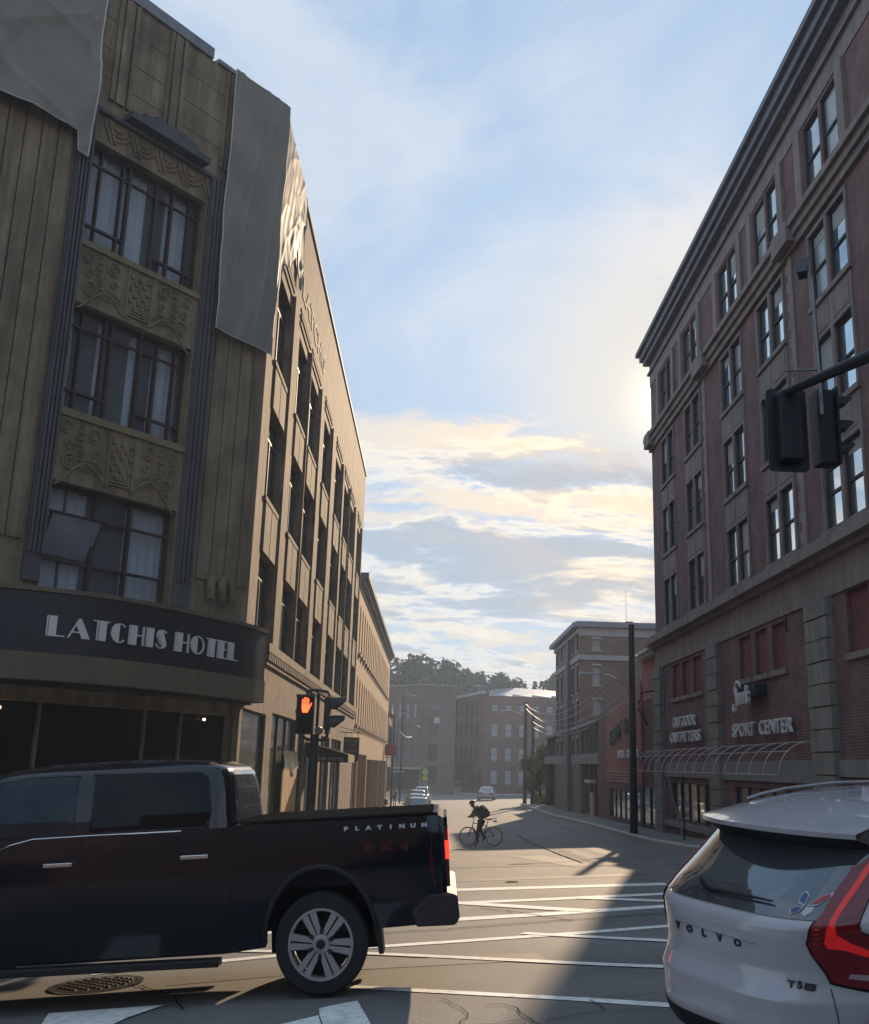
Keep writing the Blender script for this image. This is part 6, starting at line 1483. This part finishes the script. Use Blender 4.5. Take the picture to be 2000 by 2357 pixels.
sk(['pel', 'thL', 'thR', 'knL', 'knR', 'anL', 'anR'], [e for e in BE if e[1] in ('thL', 'thR', 'knL', 'knR', 'anL', 'anR')], 1.22, 'trousers', mat('dark_trousers', (.022, .022, .027), .9, var=.15, vscale=8))
for s in 'LR': sk(['an'+s, 'ft'+s], [('an'+s, 'ft'+s)], 1.28, 'shoe', plast)
hc = P(.825, 0, 1.585)
b = MB(Matrix.Translation(hc) @ BM_.to_3x3().to_4x4() @ Matrix.Rotation(R(12), 4, 'Y'))
b.lathe([(.112, -.02), (.122, .0), (.118, .035), (.095, .07), (.06, .09), (.001, .10)], n=20); hv = b.v; b.box(.10, .165, -.05, .05, -.015, .0)
b.build('helmet', mat('helmet_shell', (.03, .03, .035), .4, var=0), fig, smooth=True)
b = MB(Matrix.Translation(P(.915, 0, 1.525)) @ BM_.to_3x3().to_4x4()); b.add([(0, -.012, -.02), (0, .012, -.02), (.022, 0, -.016), (-.005, 0, .02)], [(0, 1, 2), (0, 2, 3), (1, 3, 2)]); b.build('nose', MATS['skin'], fig)
b = MB(Matrix.Translation(P(.85, 0, 1.53)) @ BM_.to_3x3().to_4x4())
for s in (-1, 1): b.lathe([(.001, -.01), (.02, -.006), (.02, .006), (.001, .01)], (-.03, s*.094, -.01), 'y', 8)
b.build('ears', MATS['skin'], fig)
b = MB(Matrix.Translation(P(.85, 0, 1.53)) @ BM_.to_3x3().to_4x4()); 
for s in (-1, 1): b.lathe([(.001, -.004), (.010, 0), (.001, .004)], (.068, s*.033, .0), 'x', 8)
b.build('eyes', black, fig); b = MB(Matrix.Translation(P(.85, 0, 1.53)) @ BM_.to_3x3().to_4x4()); b.box(.062, .072, -.022, .022, -.055, -.048); b.build('mouth', mat('lips', (.2, .08, .07), .6), fig)
BP = BM_ @ Matrix.Translation((.40, 0, 1.235)) @ Matrix.Rotation(R(30), 4, 'Y')
bp = empty('backpack', None, 'black roll-top backpack on the cyclist’s back', 'backpack', M=BP)
b = MB(BP); b.prism(rr_(-.15, .13, -.23, .20, .06), -.16, .16, 'y'); o = b.build('main_bag', mat('black_nylon', (.022, .026, .027), .8, var=.2, vscale=9, bump=.3), bp, bevel=.02)
b = MB(BP); b.prism(rr_(-.19, -.15, -.18, .05, .018), -.12, .12, 'y'); b.build('front_pocket', MATS['black_nylon'], bp, bevel=.01)
b = MB(BP); b.box(-.13, .12, -.15, .15, .20, .235); b.build('rolled_top', MATS['black_nylon'], bp, bevel=.015)
for s in (-1, 1): b = MB(BP); b.tube([(.12, s*.1, .18), (.22, s*.12, .20), (.28, s*.13, .08), (.22, s*.14, -.08), (.12, s*.12, -.18)], .014, 6); b.build('shoulder_strap', plast, bp, smooth=True)

# ================================================================ hill and trees
hillm = mat('hill_undergrowth', (.035, .05, .025), .95, var=.3, vscale=.2)
def hz(x, y): return -2.45+max(0, sstep((y-172)/75.))*(19+2.0*math.sin(x*.05)+.02*x)-(1.2 if y < 175 else 0)
sheet('hill', [-220+8*i for i in range(58)], [170+4*i for i in range(34)], 0, hillm, zf=hz, kind='structure')
fmat = [mat('foliage_deep', (.024, .046, .018), .9, var=.3, vscale=.25), mat('foliage_mid', (.045, .075, .022), .9, var=.3, vscale=.3), mat('foliage_conifer', (.018, .035, .020), .9, var=.3, vscale=.3), mat('foliage_yellow', (.14, .15, .03), .9, var=.25, vscale=.8)]
bark = mat('bark', (.06, .045, .035), .95, var=.2)
TREES = {}
def tree_meshes(kind, seed):
    if (kind, seed) in TREES: return TREES[(kind, seed)]
    rnd = random.Random(seed*31+kind); b = MB(); tr = MB(); H = 12.
    tr.tube([(0, 0, -1), (.1, 0, 3), (-.1, .1, 7), (0, 0, 9.5)], [.32, .26, .16, .06], 8)
    if kind < 2:
        blobs = []
        for i in range(15):
            a = rnd.uniform(0, 6.28); h = rnd.uniform(3.5, 10.8); rad = (3.6 if h < 8.5 else 2.2)*rnd.uniform(.25, 1.)
            c = Vector((rad*math.cos(a), rad*math.sin(a), h)); blobs.append((c, rnd.uniform(1.1, 2.1)))
            tr.tube([(0, 0, h*.55), c*.6+Vector((0, 0, h*.3)), c], [.12, .07, .03], 5)
        N_ = 190
        for c, r in blobs:
            for _ in range(int(N_*(r/1.6)**2)):
                d = Vector((rnd.gauss(0, 1), rnd.gauss(0, 1), rnd.gauss(0, 1))).normalized(); p = c+d*r*rnd.uniform(.55, 1.12)*Vector((1, 1, .8)).length/1.62
                s_ = rnd.uniform(.16, .34); t1 = Vector((rnd.gauss(0, 1), rnd.gauss(0, 1), rnd.gauss(0, .6))).normalized(); t2 = d.cross(t1).normalized()*s_; t1 = t1*s_
                b.quad(p-t1-t2, p+t1-t2*.6, p+t1*1.2+t2, p-t1*.7+t2)
    else:
        for lv in range(26):
            h = 1.8+lv*.42; r = (13-h)*.27*rnd.uniform(.8, 1.15)
            for k in range(9):
                a = rnd.uniform(0, 6.28); d = Vector((math.cos(a), math.sin(a), -.22)); tip = Vector((0, 0, h))+d*r
                for q in range(9):
                    p = Vector((0, 0, h)).lerp(tip, (q+1)/9.5)+Vector((rnd.gauss(0, .1), rnd.gauss(0, .1), rnd.gauss(0, .07))); s_ = rnd.uniform(.14, .28); side = Vector((-d.y, d.x, 0))*s_
                    b.quad(p-side, p-d*s_, p+side, p+d*s_*1.3-Vector((0, 0, .08)))
    cm = b.mesh('crown', None); tm = tr.mesh('trunk', bark, True); TREES[(kind, seed)] = (cm, tm); return TREES[(kind, seed)]
def tree(x, y, z, h, kind, seed, label, group='trees on the hill beyond the street', name='tree', m=None, wid=1.):
    M = Matrix.Translation((x, y, z)) @ Matrix.Rotation(seed*1.7+x, 4, 'Z') @ Matrix.Diagonal((h/12*wid, h/12*wid, h/12, 1))
    t = empty(name, None, label, 'tree', group, M=M); cm, tm = tree_meshes(kind, seed)
    if not cm.materials: cm.materials.append(m or fmat[kind])
    link('crown', cm, t, M); link('trunk', tm, t, M); return t
lab = ['dense dark broadleaf tree in the wooded hill beyond the street', 'mid green broadleaf tree in the wooded hill beyond the street', 'dark pointed conifer in the wooded hill beyond the street']
rnd = random.Random(5)
tree(-2.5, 205, hz(-2.5, 205)-1, 18, 0, 1, 'tallest rounded tree above the far warehouse roof', wid=1.15)
tree(-10, 202, hz(-10, 202)-1, 15.5, 1, 2, 'bright leaning tree left of the tallest rounded tree, beside the peach cornice')
tree(3.8, 208, hz(4, 208)-1, 16.5, 0, 3, 'rounded tree right of the tallest one above the warehouse roof')
tree(24.5, 200, hz(24, 200)-1, 15.5, 0, 2, 'tall dark tree just left of the banded apartment block')
tree(16.5, 214, hz(16, 214)-1, 10.5, 1, 3, 'low round tree in the dip of the hill skyline', wid=1.1)
tree(10.2, 214, hz(10, 214)-1, 12.0, 2, 1, 'pointed conifer at the left edge of the skyline dip'); tree(7.2, 216, hz(7, 216)-1, 12.2, 2, 2, 'twin pointed conifer on the skyline over the mill parapet')
for i in range(74):
    x = -72+i*2.1+rnd.uniform(-1, 1); y = rnd.choice((184, 191, 198, 210, 220)); z = hz(x, y)-1
    top = interp(x, [-80, -12, -3, 5, 9, 19, 24, 40, 90], [27, 23, 25, 22.5, 20.6, 20.0, 24.5, 26, 28])
    h = min(rnd.uniform(10, 13.5), max(6, (1.7+(top-1.7)*y/212)-z)); k = rnd.choice((0, 0, 1, 0, 2) if x < 30 else (0, 1, 2))
    tree(x, y, z, h, k, rnd.choice((1, 2, 3)), lab[k], wid=1.15)
M = Matrix.Translation((10.3, 99, G(10.3, 99))) @ Matrix.Diagonal((.36, .36, .46, 1)); cm, tm = tree_meshes(1, 9); cm.materials.append(fmat[3]); link('crown', cm, tt, M); link('trunk', tm, tt, M)
for x, y, s in ((10.2, 95.5, .75), (10.7, 103, .9)):
    rnd2 = random.Random(x); b = MB()
    for _ in range(420):
        d = Vector((rnd2.gauss(0, 1), rnd2.gauss(0, 1), abs(rnd2.gauss(0, 1)))).normalized()*s*rnd2.uniform(.6, 1); p = Vector((x, y, G(x, y)+.1))+d; t1 = Vector((rnd2.gauss(0, 1), rnd2.gauss(0, 1), rnd2.gauss(0, 1))).normalized()*.09; t2 = d.cross(t1).normalized()*.08; b.quad(p-t1-t2, p+t1-t2, p+t1+t2, p-t1+t2)
    tag(b.build('shrub', fmat[3]), 'yellow green shrub at the foot of the far utility poles' if s < .8 else 'larger shrub behind the far utility poles on the right pavement', 'shrub')

# ================================================================ street behind the viewer (seen in glass and paint)
MB0 = WF((0, -16, 0), (0, 1, 0)); brickX = mat('darkened_brick', (.07, .045, .04), .9, var=.2, brick=((.1, .08, .08), .08, .22, .01))  # brick colour darkened so the pickup paint reflects less brown
for i, (x0, x1, h, m) in enumerate(((-30, -12, 12, brickD), (-11.9, 3, 14, brickX), (3.1, 20, 11, brickD), (20.1, 42, 15, brickX))):
    t = empty('main_street_building', (x0, -16, -1), ['three storey dark brick row building left across the main road', 'tall brick row building straight across the main road', 'lower dark brick row building right across the main road', 'tallest brick row building far right across the main road'][i], 'building')
    ops_ = [(-x0-2.6-j*3, -x0-1.2-j*3, z, z+2) for j in range(int((x1-x0)/3)) for z in (4, 7.4, 10.2 if h > 13 else 7.4)]; ops_ = sorted(set(ops_))
    b = MB(); wall(b, MB0, -x1, -x0, -3, h, ops_, .2, 10); b.build('wall', m, t)
    for o in ops_: window(t, MB0, o[0], o[1], o[2], o[3], .12, 'sash', frameD, glassD)
# ================================================================ haze
hzm = bpy.data.materials.new('haze'); hzm.use_nodes = True; nt = hzm.node_tree; nt.nodes.clear()
vo = nt.nodes.new('ShaderNodeVolumePrincipled'); vo.inputs['Density'].default_value = .0011; vo.inputs['Color'].default_value = (.62, .78, 1, 1); vo.inputs['Anisotropy'].default_value = .25
ou = nt.nodes.new('ShaderNodeOutputMaterial'); nt.links.new(vo.outputs[0], ou.inputs['Volume'])
b = MB(); b.box(-310, 310, -95, 410, -9, 34); tag(b.build('haze', hzm), kind='stuff')
